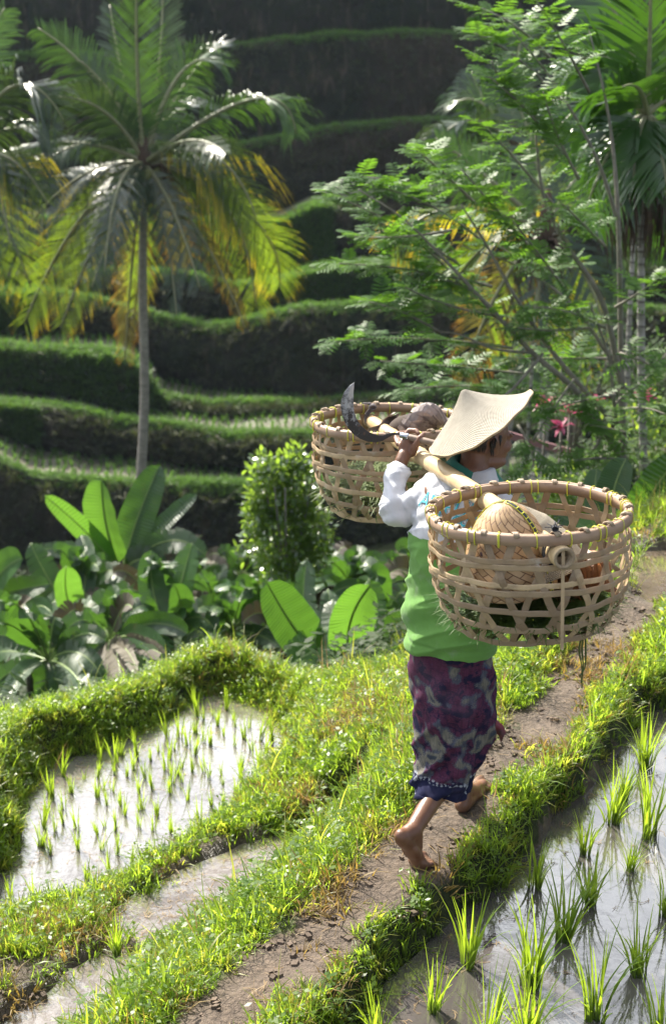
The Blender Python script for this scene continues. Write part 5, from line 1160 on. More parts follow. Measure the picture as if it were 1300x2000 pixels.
for i, (bx, by, D, lab) in enumerate([(455, 1230, 13.5, 'glossy banana plant with torn leaves under the round bush'), (500, 1190, 14.5, 'banana plant with shining arched leaves directly below the round bush'), (760, 1180, 13.0, 'banana plant with striped torn leaves behind the walking man'), (690, 1150, 14.5, 'dark banana plant in the shade between the bush and the man'),
        (420, 1190, 15.5, 'banana plant with silvery torn leaves between knoll and bush'), (60, 1230, 17, 'shaded banana plant deep in the ravine behind the broad-leaved one'), (380, 1140, 18, 'small banana plant with crumpled leaves right of the coconut trunk'), (830, 1140, 12.5, 'banana plant hidden mostly by the man and his baskets'), (560, 1230, 13, 'low banana plant behind the wide tilted leaf')]):
    r = random.Random(40 + i); lv = []
    for k in range(11):
        a = -pi * (.02 + .96 * (k + r.random() * .6) / 11); L = r.uniform(85, 135) * 13 / D; droop = r.uniform(20, 80) * (1 - abs(sin(a)) * .6)
        lv.append(((bx + cos(a) * L * .6, by + sin(a) * L * .75 - 15), (bx + cos(a) * L, by + sin(a) * L * .8 + droop), r.uniform(13, 22) * 13 / D, r.uniform(-1, 1), r.choice(['', '', '', 'l', 'd'] if k % 3 == 0 else ['', '']), r.choice([0, .5, .7, .8])))
    for k in range(5):
        a = pi * (.02 + .96 * (k + r.random() * .6) / 5); L = r.uniform(55, 95) * 13 / D
        lv.append(((bx + cos(a) * L * .7, by + 5), (bx + cos(a) * L, by + sin(a) * L * .9 + 25), r.uniform(12, 18) * 13 / D, r.uniform(-1.2, .2), r.choice(['', '', 'd']), r.choice([0, .3, .7])))
    banana_px(lab, (bx, by + 110, D), (bx, by, D), lv, 60 + i)
for i, (px, py, D, lab) in enumerate([(215, 1250, 11.5, 'banana plant with long dark leaves under the tall pale-leaved one'), (95, 1290, 10.5, 'banana plant with hanging leaves against the far grassy bank'), (20, 1250, 12.5, 'banana plant with layered dark leaves at the frame edge'), (300, 1180, 13.5, 'banana plant with glossy leaves crossing in front of the trunk foot'),
        (470, 1130, 16.5, 'small banana plant beside the foot of the round bush'), (640, 1130, 16, 'banana plant with a tall narrow leaf behind the bush'), (740, 1230, 11.5, 'banana plant with dark folded leaves beside the green shirt'), (160, 1150, 15, 'banana plant with grey-green leaves left of the coconut trunk')]):
    r = random.Random(140 + i); lv = []
    for k in range(11):
        a = -pi * (.0 + 1.0 * (k + r.random() * .6) / 11); L = r.uniform(95, 150) * 12.5 / D; droop = r.uniform(20, 90) * (1 - abs(sin(a)) * .6)
        lv.append(((px + cos(a) * L * .6, py + sin(a) * L * .75 - 15), (px + cos(a) * L, py + sin(a) * L * .8 + droop), r.uniform(14, 21) * 12.5 / D, r.uniform(-.8, .8), r.choice(['', '', 'l', 'd']) if k % 4 == 0 else '', r.choice([0, .4, .7, .8])))
    for k in range(6):
        a = pi * (.02 + .96 * (k + r.random() * .6) / 6); L = r.uniform(60, 105) * 12.5 / D
        lv.append(((px + cos(a) * L * .7, py + 5), (px + cos(a) * L, py + sin(a) * L * .9 + 25), r.uniform(13, 20) * 12.5 / D, r.uniform(-1.2, .2), r.choice(['', '', 'd']), r.choice([0, .3, .7])))
    banana_px(lab, (px, py + 110, D), (px, py, D), lv, 160 + i)
# bananas behind the near basket
banana_px('banana plant with an upright squared leaf behind the near basket', (1190, 1160, 8.9), (1195, 1040, 8.9), [((1185, 960), (1222, 895), 28, .1, '', 0), ((1150, 980), (1165, 915), 22, .3, '', 0), ((1150, 1040), (1080, 1000), 20, .3, '', .2), ((1240, 1030), (1290, 1060), 22, -.2, '', .3)], 21, 'banana plants by the flooded corner of the path')
banana_px('banana plant with a huge slanting leaf running out of the frame behind the near basket', (1215, 1170, 8.5), (1215, 1110, 8.5), [((1230, 1000), (1330, 885), 42, 0, '', 0), ((1180, 1050), (1110, 1010), 26, .2, 'l', 0), ((1250, 1070), (1340, 1000), 24, .1, '', .3), ((1190, 1080), (1150, 1120), 20, -.1, '', 0)], 22, 'banana plants by the flooded corner of the path')

# ---- palms
M_cf = leaf_mat('coconut_leaflet', (.018, .042, .020), (.028, .058, .024), (.08, .14, .02), .30, .18, spec=.8)
M_cy = leaf_mat('sunlit_yellow_coconut_leaflet', (.03, .055, .018), (.045, .075, .018), (.24, .36, .02), .42, .46, tip=(.95, .68, .03), tip_at=(.55, .95), spec=.5)  # yellow tips of old fronds, with the sun glowing through painted in
M_cb = leaf_mat('dying_coconut_leaflet', (.035, .035, .02), (.05, .04, .02), (.18, .16, .03), .6, .36, tip=(.70, .32, .03), tip_at=(.45, 1.0))
M_cg = leaf_mat('fresh_coconut_leaflet', (.03, .075, .018), (.045, .10, .02), (.10, .21, .022), .34, .24, spec=.6)
M_rach = plain('palm_rachis', (.22, .24, .12), .42, ns=20, c2=(.14, .13, .08)); M_trunk = plain('coconut_bark', (.30, .28, .25), .85, ns=9, c2=(.16, .145, .13), bump=.6, stretch=(1, 1, 3))
M_fib = plain('palm_fibre', (.09, .055, .035), .9, ns=30, c2=(.04, .028, .02)); M_nut = plain('coconut_husk', (.16, .15, .04), .5, ns=6, c2=(.10, .12, .04))
def frond(parent, b, c, t, L, hang=.6, n_=46, mat=None, roll=0.0, w=.0155, start=.12, r=None, rr=.035, name='frond'):
    pts = bez(b, c, t, 30); mb = MB(); N = len(pts); mb.tube(pts, [rr * (1 - .85 * k / N) + .004 for k in range(N)], 6, m=1)
    for k in range(n_):
        f = start + (1 - start) * (k + .5) / n_; x_ = f * (N - 1); i = min(int(x_), N - 2); p = pts[i].lerp(pts[i + 1], x_ - i); T = (pts[i + 1] - pts[i]).normalized()
        az_ = abs(T.z); S0 = T.cross(UP) * max(0, 1 - az_) * .9 + T.cross(Vector((0, -1, .1))) * az_ * (1 if T.z < 0 else -1) * 1.2; S0 = S0.normalized() if S0.length > .05 else Vector((1, 0, 0)); hk = 1 - .55 * az_; S0 = (Matrix.Rotation(roll * (1 - az_) * .8, 3, T) @ S0).normalized(); Nn = S0.cross(T)
        g = (f - start) / (1 - start); l = L * (sin(pi * (.16 + .76 * g)) ** .7) * r.uniform(.85, 1.08)
        for s_ in (-1, 1):
            if r.random() < .08: continue
            l *= r.uniform(.86, 1.06); d = (S0 * s_ * .82 + T * (.45 + .5 * g + .12 * sin(k * .9)) + Nn * .22).normalized(); hg = hang * hk * r.uniform(.75, 1.2)
            p1 = p + d * l * .45 - UP * hg * l * .10; p2 = p + d * l * .80 - UP * hg * l * .38; p3 = p + d * l * .98 - UP * hg * l * .75
            wv = T.cross(d).cross(d).normalized() if T.cross(d).length > .01 else T; wv = (T * .8 + wv * .2).normalized() * w * r.uniform(.8, 1.2)
            mb.strip([p - wv * .5, p1 - wv, p2 - wv * .75, p3], [p + wv * .5, p1 + wv, p2 + wv * .75, p3 + wv * .05])
    return mb.build(name, [mat or M_cf, M_rach], parent)
def palm(label, base, crown, fr, seed, group, tr=.13, fibre=True, nuts=0, kind='coconut_palm', Lk=1.0):
    r = random.Random(seed); B, K = P(*base), P(*crown); root = empty(kind, B, label, 'palm tree', group); mb = MB(); pts = crom([B - Vector((0, 0, .5)), B * .66 + K * .34 + Vector((.10, 0, 0)), B * .3 + K * .7 + Vector((.02, 0, 0)), K], 22); n_ = len(pts); tr *= .52
    mb.tube(pts, [tr * (1.15 - .35 * k / n_) * (1 + .05 * (k % 2)) for k in range(n_)], 14); mb.build('trunk', M_trunk, root)
    if fibre:
        mb = MB(); mb.tube([K - Vector((0, 0, .35)), K - Vector((0, 0, .1)), K + Vector((0, 0, .25)), K + Vector((0, 0, .6))], [tr * 1.0, tr * 1.7, tr * 1.5, tr * .5], 12)
        for _ in range(26):
            a = r.uniform(0, 6.28); d = Vector((cos(a), sin(a), r.uniform(-.6, .5))); mb.tube([K + d * .05, K + d * .28, K + d * .42 - UP * r.uniform(.1, .4)], [.035, .02, .006], 4)
        mb.build('crown_fibre', M_fib, root)
    for q in range(nuts):
        a = r.uniform(0, 6.28); bm = bmesh.new(); c = K + Vector((cos(a) * .22, -abs(sin(a)) * .22, r.uniform(-.25, -.02))); ball(bm, c, 1, (.09, .09, .115)); m2 = bpy.data.meshes.new('coconut'); bm.to_mesh(m2); bm.free(); link('coconut', m2, M_nut, root)
    for c, t, L, hang, mt, roll, dD in fr:
        D = crown[2]; frond(root, K + Vector((0, 0, .12)), P(c[0], c[1], D + dD * .5), P(t[0], t[1], D + dD), L * Lk, hang, 72, {'y': M_cy, 'b': M_cb, 'g': M_cg}.get(mt, M_cf), roll, r=r, rr=.035)
    return root
VR = R(80)
palm('tall coconut palm with yellow-tipped drooping fronds and pale slender trunk', (264, 1010, 22), (282, 335, 22), [
    ((262, 130), (268, -70), .62, .1, 'g', VR, -.5), ((320, 140), (318, -40), .52, .15, '', VR, .8), ((235, 150), (215, 10), .5, .2, '', VR, 1.2), ((345, 60), (442, 130), .62, .5, 'g', .9, .5), ((560, 95), (578, 262), .66, .9, 'g', .25, -.3),
    ((440, 235), (500, 425), .95, 1.15, 'y', .2, -.8), ((370, 120), (430, 90), .7, .5, '', .8, 1.5), ((480, 330), (500, 600), .8, .9, 'y', .1, .2), ((560, 400), (545, 560), .75, .8, 'y', .0, 1.2), ((410, 450), (478, 640), .28, .6, 'b', 0, -.6),
    ((330, 430), (345, 615), .32, .5, '', .4, -1.0), ((350, 400), (352, 520), .45, .6, 'b', 0, .6), ((262, 430), (244, 700), .52, .7, 'b', .6, .8), ((290, 430), (262, 610), .5, .7, 'y', .9, 1.2), ((150, 380), (48, 630), .72, 1.0, 'y', .2, -.2), ((205, 400), (118, 640), .66, .9, 'y', .3, -.9),
    ((150, 300), (35, 470), .7, 1.0, '', .1, .8), ((170, 255), (20, 290), .7, .8, '', .2, .5), ((200, 130), (75, 55), .66, .5, 'g', .8, .5), ((215, 180), (100, 190), .66, .6, '', .5, -.8), ((220, 310), (205, 530), .6, .9, '', .5, -1.8), ((380, 240), (440, 300), .7, .9, '', .4, -1.8),
    ((330, 180), (420, 210), .7, .7, '', .5, 1.5), ((130, 350), (90, 560), .6, 1.0, '', 0, 1.5), ((400, 350), (425, 540), .7, 1.0, '', .2, 1.2), ((170, 340), (150, 520), .6, .9, '', .2, 1.0), ((480, 280), (470, 470), .6, 1.0, '', .2, .6), ((240, 380), (180, 560), .55, .9, '', .3, -1.4), ((340, 380), (390, 560), .55, .9, '', .3, -1.4), ((250, 200), (160, 120), .6, .5, '', .6, .2), ((130, 230), (60, 360), .6, .9, '', .2, -1.0)], 5, 'coconut palms on the valley side', .135, nuts=5, Lk=1.02)
palm('coconut palm standing beyond the frame edge whose dark fronds reach in', (-120, 1010, 21), (-75, 330, 21), [
    ((30, 60), (125, 235), .9, .9, '', .2, -.4), ((40, 200), (100, 290), .7, .8, '', .2, .5), ((20, 260), (92, 395), .75, 1.1, 'y', .1, -.5), ((-10, 360), (60, 560), .8, 1.0, 'y', .1, .2), ((-60, 120), (10, 15), .6, .4, 'g', .8, .6), ((-20, 420), (0, 590), .8, .9, '', .1, .9), ((0, 300), (20, 480), .8, 1.0, '', .1, -.9),
    ((-150, 200), (-260, 330), .8, .9, '', .1, 0), ((-140, 400), (-220, 560), .8, .9, 'y', .1, .4), ((-90, 150), (-120, -20), .7, .3, '', .8, .4)], 6, 'coconut palms on the valley side', .135, nuts=3, Lk=1.0)
palm('coconut palm behind the feathery tree with white glinting fronds', (1040, 960, 17), (1065, 470, 17), [
    ((860, 350), (765, 478), .62, .9, 'y', .2, -.3), ((960, 540), (905, 740), .55, .7, 'b', .2, -.2), ((1000, 520), (975, 700), .55, .8, 'y', .2, .5), ((1120, 560), (1120, 740), .6, .8, 'y', .3, .4), ((940, 330), (850, 270), .6, .7, 'g', .4, .3), ((1180, 400), (1240, 540), .65, .9, '', .2, .4),
    ((1060, 300), (1000, 180), .6, .4, '', .7, .6), ((1130, 320), (1200, 260), .6, .5, '', .6, .8), ((1040, 620), (1030, 760), .5, .7, '', .4, -.6), ((960, 430), (880, 560), .6, .9, 'y', .2, .9), ((1150, 500), (1190, 680), .6, .9, '', .2, -.5), ((1085, 590), (1080, 700), .5, .7, 'b', .4, .8)], 7, 'coconut palms on the valley side', .12, nuts=3)
palm('coconut palm higher on the slope with bright silvery fronds above the feathery tree', (985, 900, 24), (1000, 300, 24), [
    ((930, 190), (850, 275), .8, .9, '', .2, -.4), ((950, 170), (890, 200), .8, .7, 'g', .3, .5), ((1060, 180), (1130, 260), .8, .9, '', .2, 0), ((1000, 150), (1020, 60), .7, .3, '', .8, .5), ((940, 260), (870, 330), .8, .9, '', .2, -.7), ((1050, 280), (1100, 400), .8, .9, 'y', .2, .5), ((990, 330), (970, 450), .7, .9, '', .4, -.8), ((950, 220), (920, 140), .7, .4, '', .6, .9)], 8, 'coconut palms on the valley side', .12)

# areca palm: plumper leaflets, green crownshaft, ringed trunk
M_ar = leaf_mat('areca_leaflet', (.020, .070, .010), (.035, .095, .013), (.10, .25, .012), .26, .20, spec=.8); M_shaft = plain('areca_crownshaft', (.12, .20, .04), .35, ns=6, c2=(.07, .13, .03))
n = NT('areca_bark'); v = n.obj(); sp_ = n.n.new('ShaderNodeSeparateXYZ'); n.ln(v, sp_.inputs[0]); rg = n.math('SINE', n.math('MULTIPLY', sp_.outputs[2], 62.0)); cc = n.mix(n.rng(n.noise(v, 12, 5), .35, .65), (.34, .32, .30), (.20, .19, .17)); cc = n.mix(n.rng(rg, .7, 1.0), cc, (.10, .09, .08)); M_abark = n.bsdf(cc, .8, .3, normal=n.bump(rg, .4, .01))
def areca(label, base, top, fr, seed, tr=.033, shaft=True):
    r = random.Random(seed); B, K = P(*base), P(*top); root = empty('areca_palm', B, label, 'palm tree', 'slender areca palms beside the feathery tree'); S = K + Vector((0, 0, -.62 * (1 if shaft else 0)))
    mb = MB(); pts = crom([B - Vector((0, 0, .4)), B * .6 + S * .4 + Vector((-.05, 0, 0)), S], 40); mb.tube(pts, [tr * (1.12 - .25 * k / len(pts)) * (1.06 if k % 4 == 0 else 1) for k in range(len(pts))], 12); mb.build('trunk', M_abark, root)
    if shaft:
        mb = MB(); mb.tube([S, S + Vector((0, 0, .05)), S * .5 + K * .5, K, K + Vector((0, 0, .15))], [tr, tr * 1.45, tr * 1.3, tr * .9, tr * .4], 14); mb.build('crownshaft', M_shaft, root)
        mb = MB()
        for _ in range(120):
            a = r.uniform(0, 6.28); h = r.uniform(-.1, .06); d = Vector((cos(a), sin(a), 0)); l = r.uniform(.10, .26); p = S + UP * h; mb.tube([p + d * .05, p + d * l * .8 + UP * .04, p + d * l - UP * r.uniform(.08, .34), p + d * l * .9 - UP * r.uniform(.2, .5)], [.008, .007, .006, .003], 4)
        mb.build('dry_flower_stalk', M_fib, root)
    for c, t, L, hang, roll, dD in fr:
        frond(root, K, P(c[0], c[1], top[2] + dD * .5), P(t[0], t[1], top[2] + dD), L * 1.15, hang * 1.3, 34, M_ar, roll, w=.022, start=.10, r=r, rr=.02)
    return root
areca('areca palm with dense glossy crown and ringed grey trunk at the frame edge', (1272, 1010, 11.5), (1262, 225, 11.5), [
    ((1190, 130), (1085, 255), .52, .55, .5, -.2), ((1200, 60), (1110, 130), .50, .4, .7, .2), ((1230, 40), (1160, -30), .50, .2, .9, .3), ((1200, 230), (1140, 420), .50, .7, .4, -.1), ((1220, 280), (1190, 400), .46, .7, .6, .4), ((1270, 60), (1270, -60), .5, .2, .9, -.3), ((1320, 80), (1390, 40), .5, .3, .7, .2),
    ((1330, 150), (1430, 230), .52, .5, .5, 0), ((1310, 250), (1370, 390), .5, .7, .4, .1), ((1255, 150), (1215, 170), .5, .5, .3, -1.0), ((1290, 270), (1300, 360), .42, .7, .5, -.5), ((1210, 160), (1120, 330), .48, .6, .3, .5), ((1240, 250), (1235, 370), .42, .7, .5, -.4)], 9)
areca('thin areca trunk leaning beside the pale feathery tree trunk', (1228, 1000, 13.5), (1245, 300, 13.5), [((1190, 200), (1130, 300), .45, .6, .4, .2), ((1230, 180), (1180, 120), .45, .4, .7, .3), ((1290, 200), (1340, 300), .45, .6, .4, .2), ((1280, 340), (1310, 470), .42, .7, .4, .3), ((1200, 330), (1165, 450), .42, .7, .4, .5), ((1290, 180), (1310, 80), .45, .4, .7, .3)], 10, .026, False)

# feathery-leaved tree
M_fea = leaf_mat('feathery_leaflet', (.035, .095, .015), (.06, .13, .02), (.17, .36, .025), .52, .38, spec=.35); M_branch = plain('grey_branch_bark', (.22, .20, .17), .85, ns=16, c2=(.12, .11, .09), bump=.4)
FT = P(1218, 1040, 10.4); ftree = empty('feathery_tree', FT, 'wide spreading tree with feathery leaves and grey crossing branches above the baskets', 'tree')
def limb(pts, r0, r1, nm='branch'): mb = MB(); q = crom([P(*p) for p in pts], 7); mb.tube(q, [r0 + (r1 - r0) * k / (len(q) - 1) for k in range(len(q))], 8); mb.build(nm, M_branch, ftree); return q
limb([(1218, 1060, 10.4), (1216, 900, 10.4), (1212, 700, 10.4), (1206, 420, 10.4), (1188, 230, 10.5), (1150, 60, 10.5)], .036, .004, 'trunk')
limb([(1214, 760, 10.4), (1175, 590, 10.3), (1100, 470, 10.2), (1060, 380, 10.2), (1045, 260, 10.2)], .024, .008)
limb([(1216, 900, 10.4), (1130, 770, 10.1), (1040, 690, 9.9), (945, 590, 9.8), (880, 520, 9.7), (790, 430, 9.7), (700, 370, 9.6)], .026, .004)
limb([(1200, 830, 10.3), (1080, 690, 10.0), (1000, 570, 9.9), (950, 480, 9.9), (900, 400, 9.9)], .022, .005)
limb([(1210, 730, 10.4), (1120, 600, 10.3), (1010, 520, 10.3), (900, 480, 10.2)], .015, .004)
limb([(1040, 690, 9.9), (960, 680, 9.8), (880, 650, 9.8), (760, 650, 9.7)], .012, .003)
limb([(945, 800, 9.6), (1000, 760, 9.7), (1060, 690, 9.8)], .010, .012); limb([(1040, 860, 9.8), (1085, 790, 9.8), (1120, 740, 9.8)], .010, .008); limb([(1160, 880, 10), (1200, 790, 10.2), (1260, 740, 10.3), (1300, 690, 10.4)], .012, .006)
limb([(1206, 430, 10.4), (1160, 300, 10.3), (1080, 160, 10.2), (1000, 60, 10.1)], .016, .004); limb([(1218, 880, 10.4), (1200, 800, 10.2), (1188, 700, 10.1), (1150, 590, 10)], .016, .008)
SP = [((900, 520), (760, 420), (622, 372)), ((950, 480), (850, 385), (722, 362)), ((930, 400), (860, 330), (812, 292)), ((960, 560), (820, 520), (662, 515)), ((980, 620), (860, 600), (790, 560)), ((1000, 680), (800, 650), (652, 668)), ((1020, 730), (880, 715), (742, 705)),
      ((1050, 765), (900, 745), (790, 762)), ((1050, 500), (960, 400), (900, 330)), ((1080, 400), (1000, 300), (945, 245)), ((1100, 300), (1020, 200), (955, 150)), ((1100, 200), (1000, 90), (925, 65)), ((1080, 120), (1010, 40), (935, 15)), ((1130, 350), (1080, 260), (1060, 180)), ((1100, 560), (1040, 480), (1000, 430)),
      ((1180, 640), (1110, 600), (1040, 600)), ((1190, 700), (1100, 700), (990, 700)), ((1200, 770), (1120, 785), (1060, 800)), ((1230, 850), (1190, 835), (1150, 830)), ((1200, 600), (1255, 570), (1300, 530)), ((1180, 480), (1130, 430), (1085, 385)), ((880, 450), (780, 470), (690, 462)), ((1010, 830), (1060, 900), (1030, 925)),
      ((1210, 690), (1250, 700), (1300, 730)), ((1150, 640), (1080, 650), (1010, 640)), ((1060, 240), (980, 180), (960, 120)), ((1150, 180), (1100, 80), (1040, -10)), ((990, 640), (940, 560), (860, 545)), ((850, 400), (800, 350), (700, 345)), ((1130, 520), (1050, 540), (960, 470)), ((900, 560), (850, 480), (730, 430)), ((1220, 900), (1170, 890), (1120, 900)), ((1215, 800), (1260, 790), (1300, 810)), ((860, 650), (780, 600), (720, 590)), ((1100, 820), (1060, 760), (1000, 760))]
rr_ = random.Random(77)
for a, b, c in SP:
    D = rr_.uniform(9.5, 10.7); pa, pb, pc_ = P(*a, D + .2), P(*b, D), P(*c, D - .2); n_ = 12; pts = bez(pa, pb, pc_, n_ + 2); mb = MB(); mb.tube(pts, [.010 * (1 - .8 * k / len(pts)) + .002 for k in range(len(pts))], 5, m=1); Ls = (pc_ - pa).length
    m_ = max(14, int(Ls / .023))
    for k in range(m_):
        f = .12 + .88 * (k + rr_.random() * .6) / m_; x_ = f * (len(pts) - 1); i = min(int(x_), len(pts) - 2); p = pts[i].lerp(pts[i + 1], x_ - i); T = (pts[i + 1] - pts[i]).normalized()
        az = rr_.uniform(0, 6.28); d = (T * .6 + Vector((cos(az), sin(az), rr_.gauss(.12, .28)))).normalized(); l = rr_.uniform(.14, .27); S = d.cross(UP).normalized(); Nn = S.cross(d)
        rach = [p, p + d * l * .5 + UP * .01, p + d * l - UP * .03 * rr_.random()]; npn = 7
        for q in range(npn):
            g = .22 + .78 * q / (npn - 1); pp = p + d * l * g - UP * .03 * g * g; pl = l * .30 * sin(pi * (.25 + .6 * g)) + .018
            for s_ in (-1, 1):
                e = (S * s_ + d * .55).normalized(); wv = e.cross(Nn).normalized() * .0088; tip_ = pp + e * pl - UP * pl * rr_.uniform(.05, .35)
                mid = (pp + tip_) / 2 + UP * .004; mb.strip([pp - wv * .4, mid - wv, tip_ - wv * .3], [pp + wv * .4, mid + wv, tip_ + wv * .3])
    mb.build('leafy_spray', [M_fea, M_branch], ftree)
# round glossy bush
M_bush = leaf_mat('glossy_bush_leaf', (.05, .10, .028), (.085, .15, .035), (.34, .52, .05), .20, .42, spec=1.0); BC = P(556, 1010, 13.5); _pb = M_bush.node_tree.nodes['Principled BSDF']; _pb.inputs['Coat Weight'].default_value = .8; _pb.inputs['Coat Roughness'].default_value = .22
bush = empty('round_bush', P(560, 1160, 13.5), 'rounded glossy bush sparkling in the sun between the basket and the banana leaves', 'bush'); mb = MB(); b0 = P(560, 1180, 13.5)
for q in range(7):
    a = rr_.uniform(0, 6.28); mb.tube([b0, b0 * .4 + BC * .6 + Vector((cos(a), sin(a), 0)) * .12, BC + Vector((cos(a) * .28, sin(a) * .28, .4))], [.03, .02, .008], 5)
mb.build('stem', M_branch, bush); lobes = [((545, 1050, 13.5), .36, .46), ((520, 960, 13.4), .20, .32), ((578, 950, 13.6), .23, .36), ((600, 1030, 13.6), .26, .36), ((505, 1010, 13.3), .16, .22), ((580, 1100, 13.5), .30, .26), ((548, 930, 13.5), .17, .20), ((510, 905, 13.4), .09, .12), ((575, 900, 13.6), .10, .14)]
mb = MB()
for (lx_, ly_, lD), lr, lh in lobes:
    c0 = P(lx_, ly_, lD)
    for _ in range(int(950 * lr * lh / .1)):
        v_ = Vector((rr_.gauss(0, 1), rr_.gauss(0, 1), rr_.gauss(0, 1))).normalized(); q = rr_.random() ** .33; bumpy = 1 + .34 * sin(v_.x * 7 + lx_) * sin(v_.z * 6 + v_.y * 5)
        p = c0 + Vector((v_.x * lr, v_.y * lr, v_.z * lh)) * q * bumpy; d = (v_ * .5 + Vector((rr_.gauss(0, .6), rr_.gauss(0, .6), rr_.gauss(.1, .5)))).normalized(); S = d.cross(Vector((rr_.gauss(0, .5), rr_.gauss(0, .5), 1))).normalized(); l = rr_.uniform(.055, .10); Nn = S.cross(d)
        mb.strip([p, p + d * l * .3 - S * l * .20 + Nn * .004, p + d * l * .65 - S * l * .19 + Nn * .004, p + d * l], [p, p + d * l * .3 + S * l * .20 + Nn * .004, p + d * l * .65 + S * l * .19 + Nn * .004, p + d * l])
mb.build('foliage', M_bush, bush)
# upright grassy reed tufts at the ravine edge
for px, py, D, s, lab, sd_n in [(345, 1250, 8.7, 1.0, 'tall upright reed clump rising behind the grassy knoll', 1), (165, 1385, 7.8, .75, 'reed clump at the edge of the far grassy bank', 2), (25, 1365, 8.2, .6, 'small reed clump by the frame edge on the far bank', 3), (860, 1275, 6.6, .45, 'loose reed clump next to the hem of the green shirt', 4), (1165, 1300, 6.1, .0, '', 5)]:
    if not s: continue
    o = blade_mesh('reed_clump', 20, .25, .58, .0085, .05, .45, seg=6, stiff=1.2, seed=200 + sd_n, mats=[M_rice if sd_n < 3 else M_gr1]); col.objects.link(o); g = P(px, py, D); o.location = (g.x, g.y, float(gz(np.array([g.x]), np.array([g.y]))[0]) - .02); o.scale = (s, s, s); tag(o, lab, 'reed clump')
# red-leaved cordylines
M_cord_l = leaf_mat('crimson_leaf', (.30, .02, .09), (.42, .05, .14), (.55, .05, .15), .45, .4)
for i, (px, py, D) in enumerate([(1065, 790, 11.5), (1112, 805, 11.6), (1095, 835, 11.4), (1165, 785, 11.8), (1260, 770, 12.2)]):
    r = random.Random(300 + i); c = P(px, py, D); root = empty('cordyline', c - UP * .9, ['crimson-leaved plant above the brim of the hat', 'crimson-leaved plant behind the crossing branches', 'low crimson-leaved plant above the pink rail', 'faded crimson plant by the pale trunk', 'small crimson plant between the two palm trunks'][i], 'plant', 'crimson cordylines behind the fence')
    mb = MB(); mb.tube([c - UP * 1.6, c - UP * .5, c], [.015, .012, .01], 6); mb.build('stem', M_branch, root)
    for q in range(13):
        mb = MB(); az = r.uniform(0, 6.28); d = Vector((cos(az), sin(az), r.uniform(-.2, 1.2))).normalized(); S = d.cross(UP).normalized(); l = r.uniform(.10, .18); e = c + d * l - UP * l * .35; m_ = (c + d * l * .6)
        mb.strip([c - S * .006, m_ - S * .018, e], [c + S * .006, m_ + S * .018, e]); mb.build('leaf', M_cord_l, root)
# small shed with a pink ridge and a wire-mesh side
M_pink = plain('faded_pink_paint', (.30, .15, .17), .8, ns=12, c2=(.22, .11, .12)); M_panel = plain('weathered_grey_wire', (.16, .17, .18), .6, ns=30, c2=(.10, .11, .12))
A, B = P(985, 848, 12.2), P(1122, 886, 12.6); dAB = (B - A); shed = empty('wire_fence', A - UP * 1.0, 'grey wire-mesh fence panel with a faded pink top rail beside the man\'s face', 'fence')
mb = MB(); nn_ = dAB.cross(UP).normalized(); mb.box((A + B) / 2, dAB / 2, nn_ * .04, UP * .034); mb.build('top_rail', M_pink, shed, smooth=False)
mb = MB(); L_ = dAB.length; dn = dAB.normalized()
for k in range(int((L_ + .0) / .028)):
    p = A + dn * .028 * k - UP * .04; q = p + dn * .30 - UP * .62; mb.box((p + q) / 2, (q - p) / 2, nn_ * .0035, dn * .0035)
    p2 = A + dn * (.028 * k + .30) - UP * .04; q2 = p2 - dn * .30 - UP * .62; mb.box((p2 + q2) / 2 + nn_ * .008, (q2 - p2) / 2, nn_ * .0035, dn * .0035)
tag(mb.build('wire', M_panel, shed, smooth=False), kind='stuff')
for f in (0, 1): mb = MB(); c = A + dAB * f; mb.tube([c + UP * .04, c - UP * 1.4], .03, 8); mb.build('post', M_panel, shed)
# slim pale pole standing in front of the rail
mb = MB(); mb.tube([P(1040, 690, 10.3) , P(1033, 800, 10.2), P(1024, 960, 10.2)], [.012, .013, .014], 8); tag(mb.build('cane_pole', M_abark), 'thin pale cane standing between the hat and the basket', 'pole')
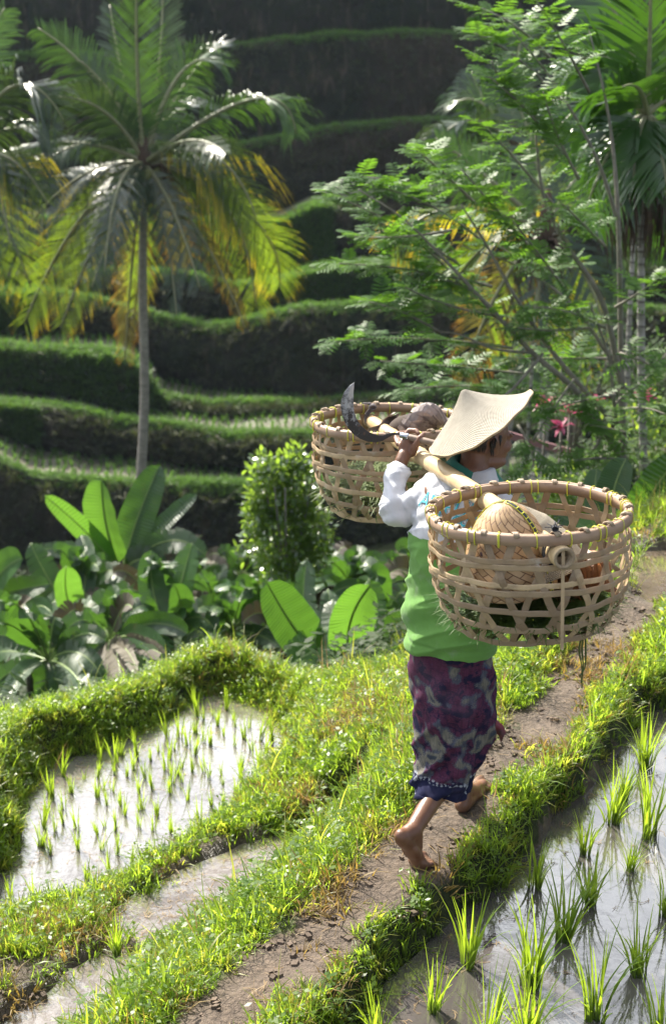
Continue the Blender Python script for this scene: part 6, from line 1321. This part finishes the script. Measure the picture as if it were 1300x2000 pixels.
# far yellow-green bushes filling under the trees
for i, (px, py, D, s, lab) in enumerate([(1100, 985, 10.3, .38, 'leafy shrub under the pink rail'), (1180, 930, 11.2, .45, 'leafy shrub behind the near basket'), (1280, 840, 12.5, .5, 'sunlit shrub at the frame edge below the areca crown'), (1130, 700, 14, .7, 'dark shrub behind the crossing branches'), (1270, 720, 14.5, .6, 'shrub beyond the ringed palm trunk'), (930, 1000, 11, .6, 'shrub hidden behind the man on the ravine side')]):
    r = random.Random(400 + i); c = P(px, py, D); root = empty('shrub', c - UP * s, lab, 'shrub', 'shrubs under the trees'); mb = MB()
    for q in range(6): a = r.uniform(0, 6.28); mb.tube([c - UP * s * 1.6, c + Vector((cos(a) * s * .5, sin(a) * s * .5, s * .3))], [.02, .006], 5)
    mb.build('stem', M_branch, root); mb = MB()
    for q in range(900):
        v_ = Vector((r.gauss(0, 1), r.gauss(0, 1), r.gauss(0, 1))).normalized() * (r.random() ** .4) * s * (1 + .2 * sin(q)); p = c + Vector((v_.x, v_.y, v_.z * .8)); d = Vector((r.gauss(0, 1), r.gauss(0, 1), r.gauss(0, .6))).normalized(); S = d.cross(UP).normalized(); l = r.uniform(.05, .12); mb.strip([p, p + d * l * .45 - S * l * .2, p + d * l], [p, p + d * l * .45 + S * l * .2, p + d * l])
    mb.build('foliage', M_weed if i in (2, 0) else M_ug, root)
# ================================================================ HAZE: moist morning air over the valley
if HAZE:
    bm = bmesh.new(); bmesh.ops.create_cube(bm, size=1.0); me = bpy.data.meshes.new('haze'); bm.to_mesh(me); bm.free()
    hz = link('haze', me, None, smooth=False); hz.scale = (760, 240, 62); hz.location = (0, 88, 16)
    m = bpy.data.materials.new('valley_air'); m.use_nodes = True; nt = m.node_tree; nt.nodes.clear(); o_ = nt.nodes.new('ShaderNodeOutputMaterial'); pv = nt.nodes.new('ShaderNodeVolumePrincipled')
    pv.inputs['Color'].default_value = (.62, .76, 1.0, 1); pv.inputs['Density'].default_value = .0002; pv.inputs['Anisotropy'].default_value = .25; nt.links.new(pv.outputs[0], o_.inputs['Volume'])
    me.materials.append(m); tag(hz, kind='stuff')
    scene.cycles.volume_bounces = 0
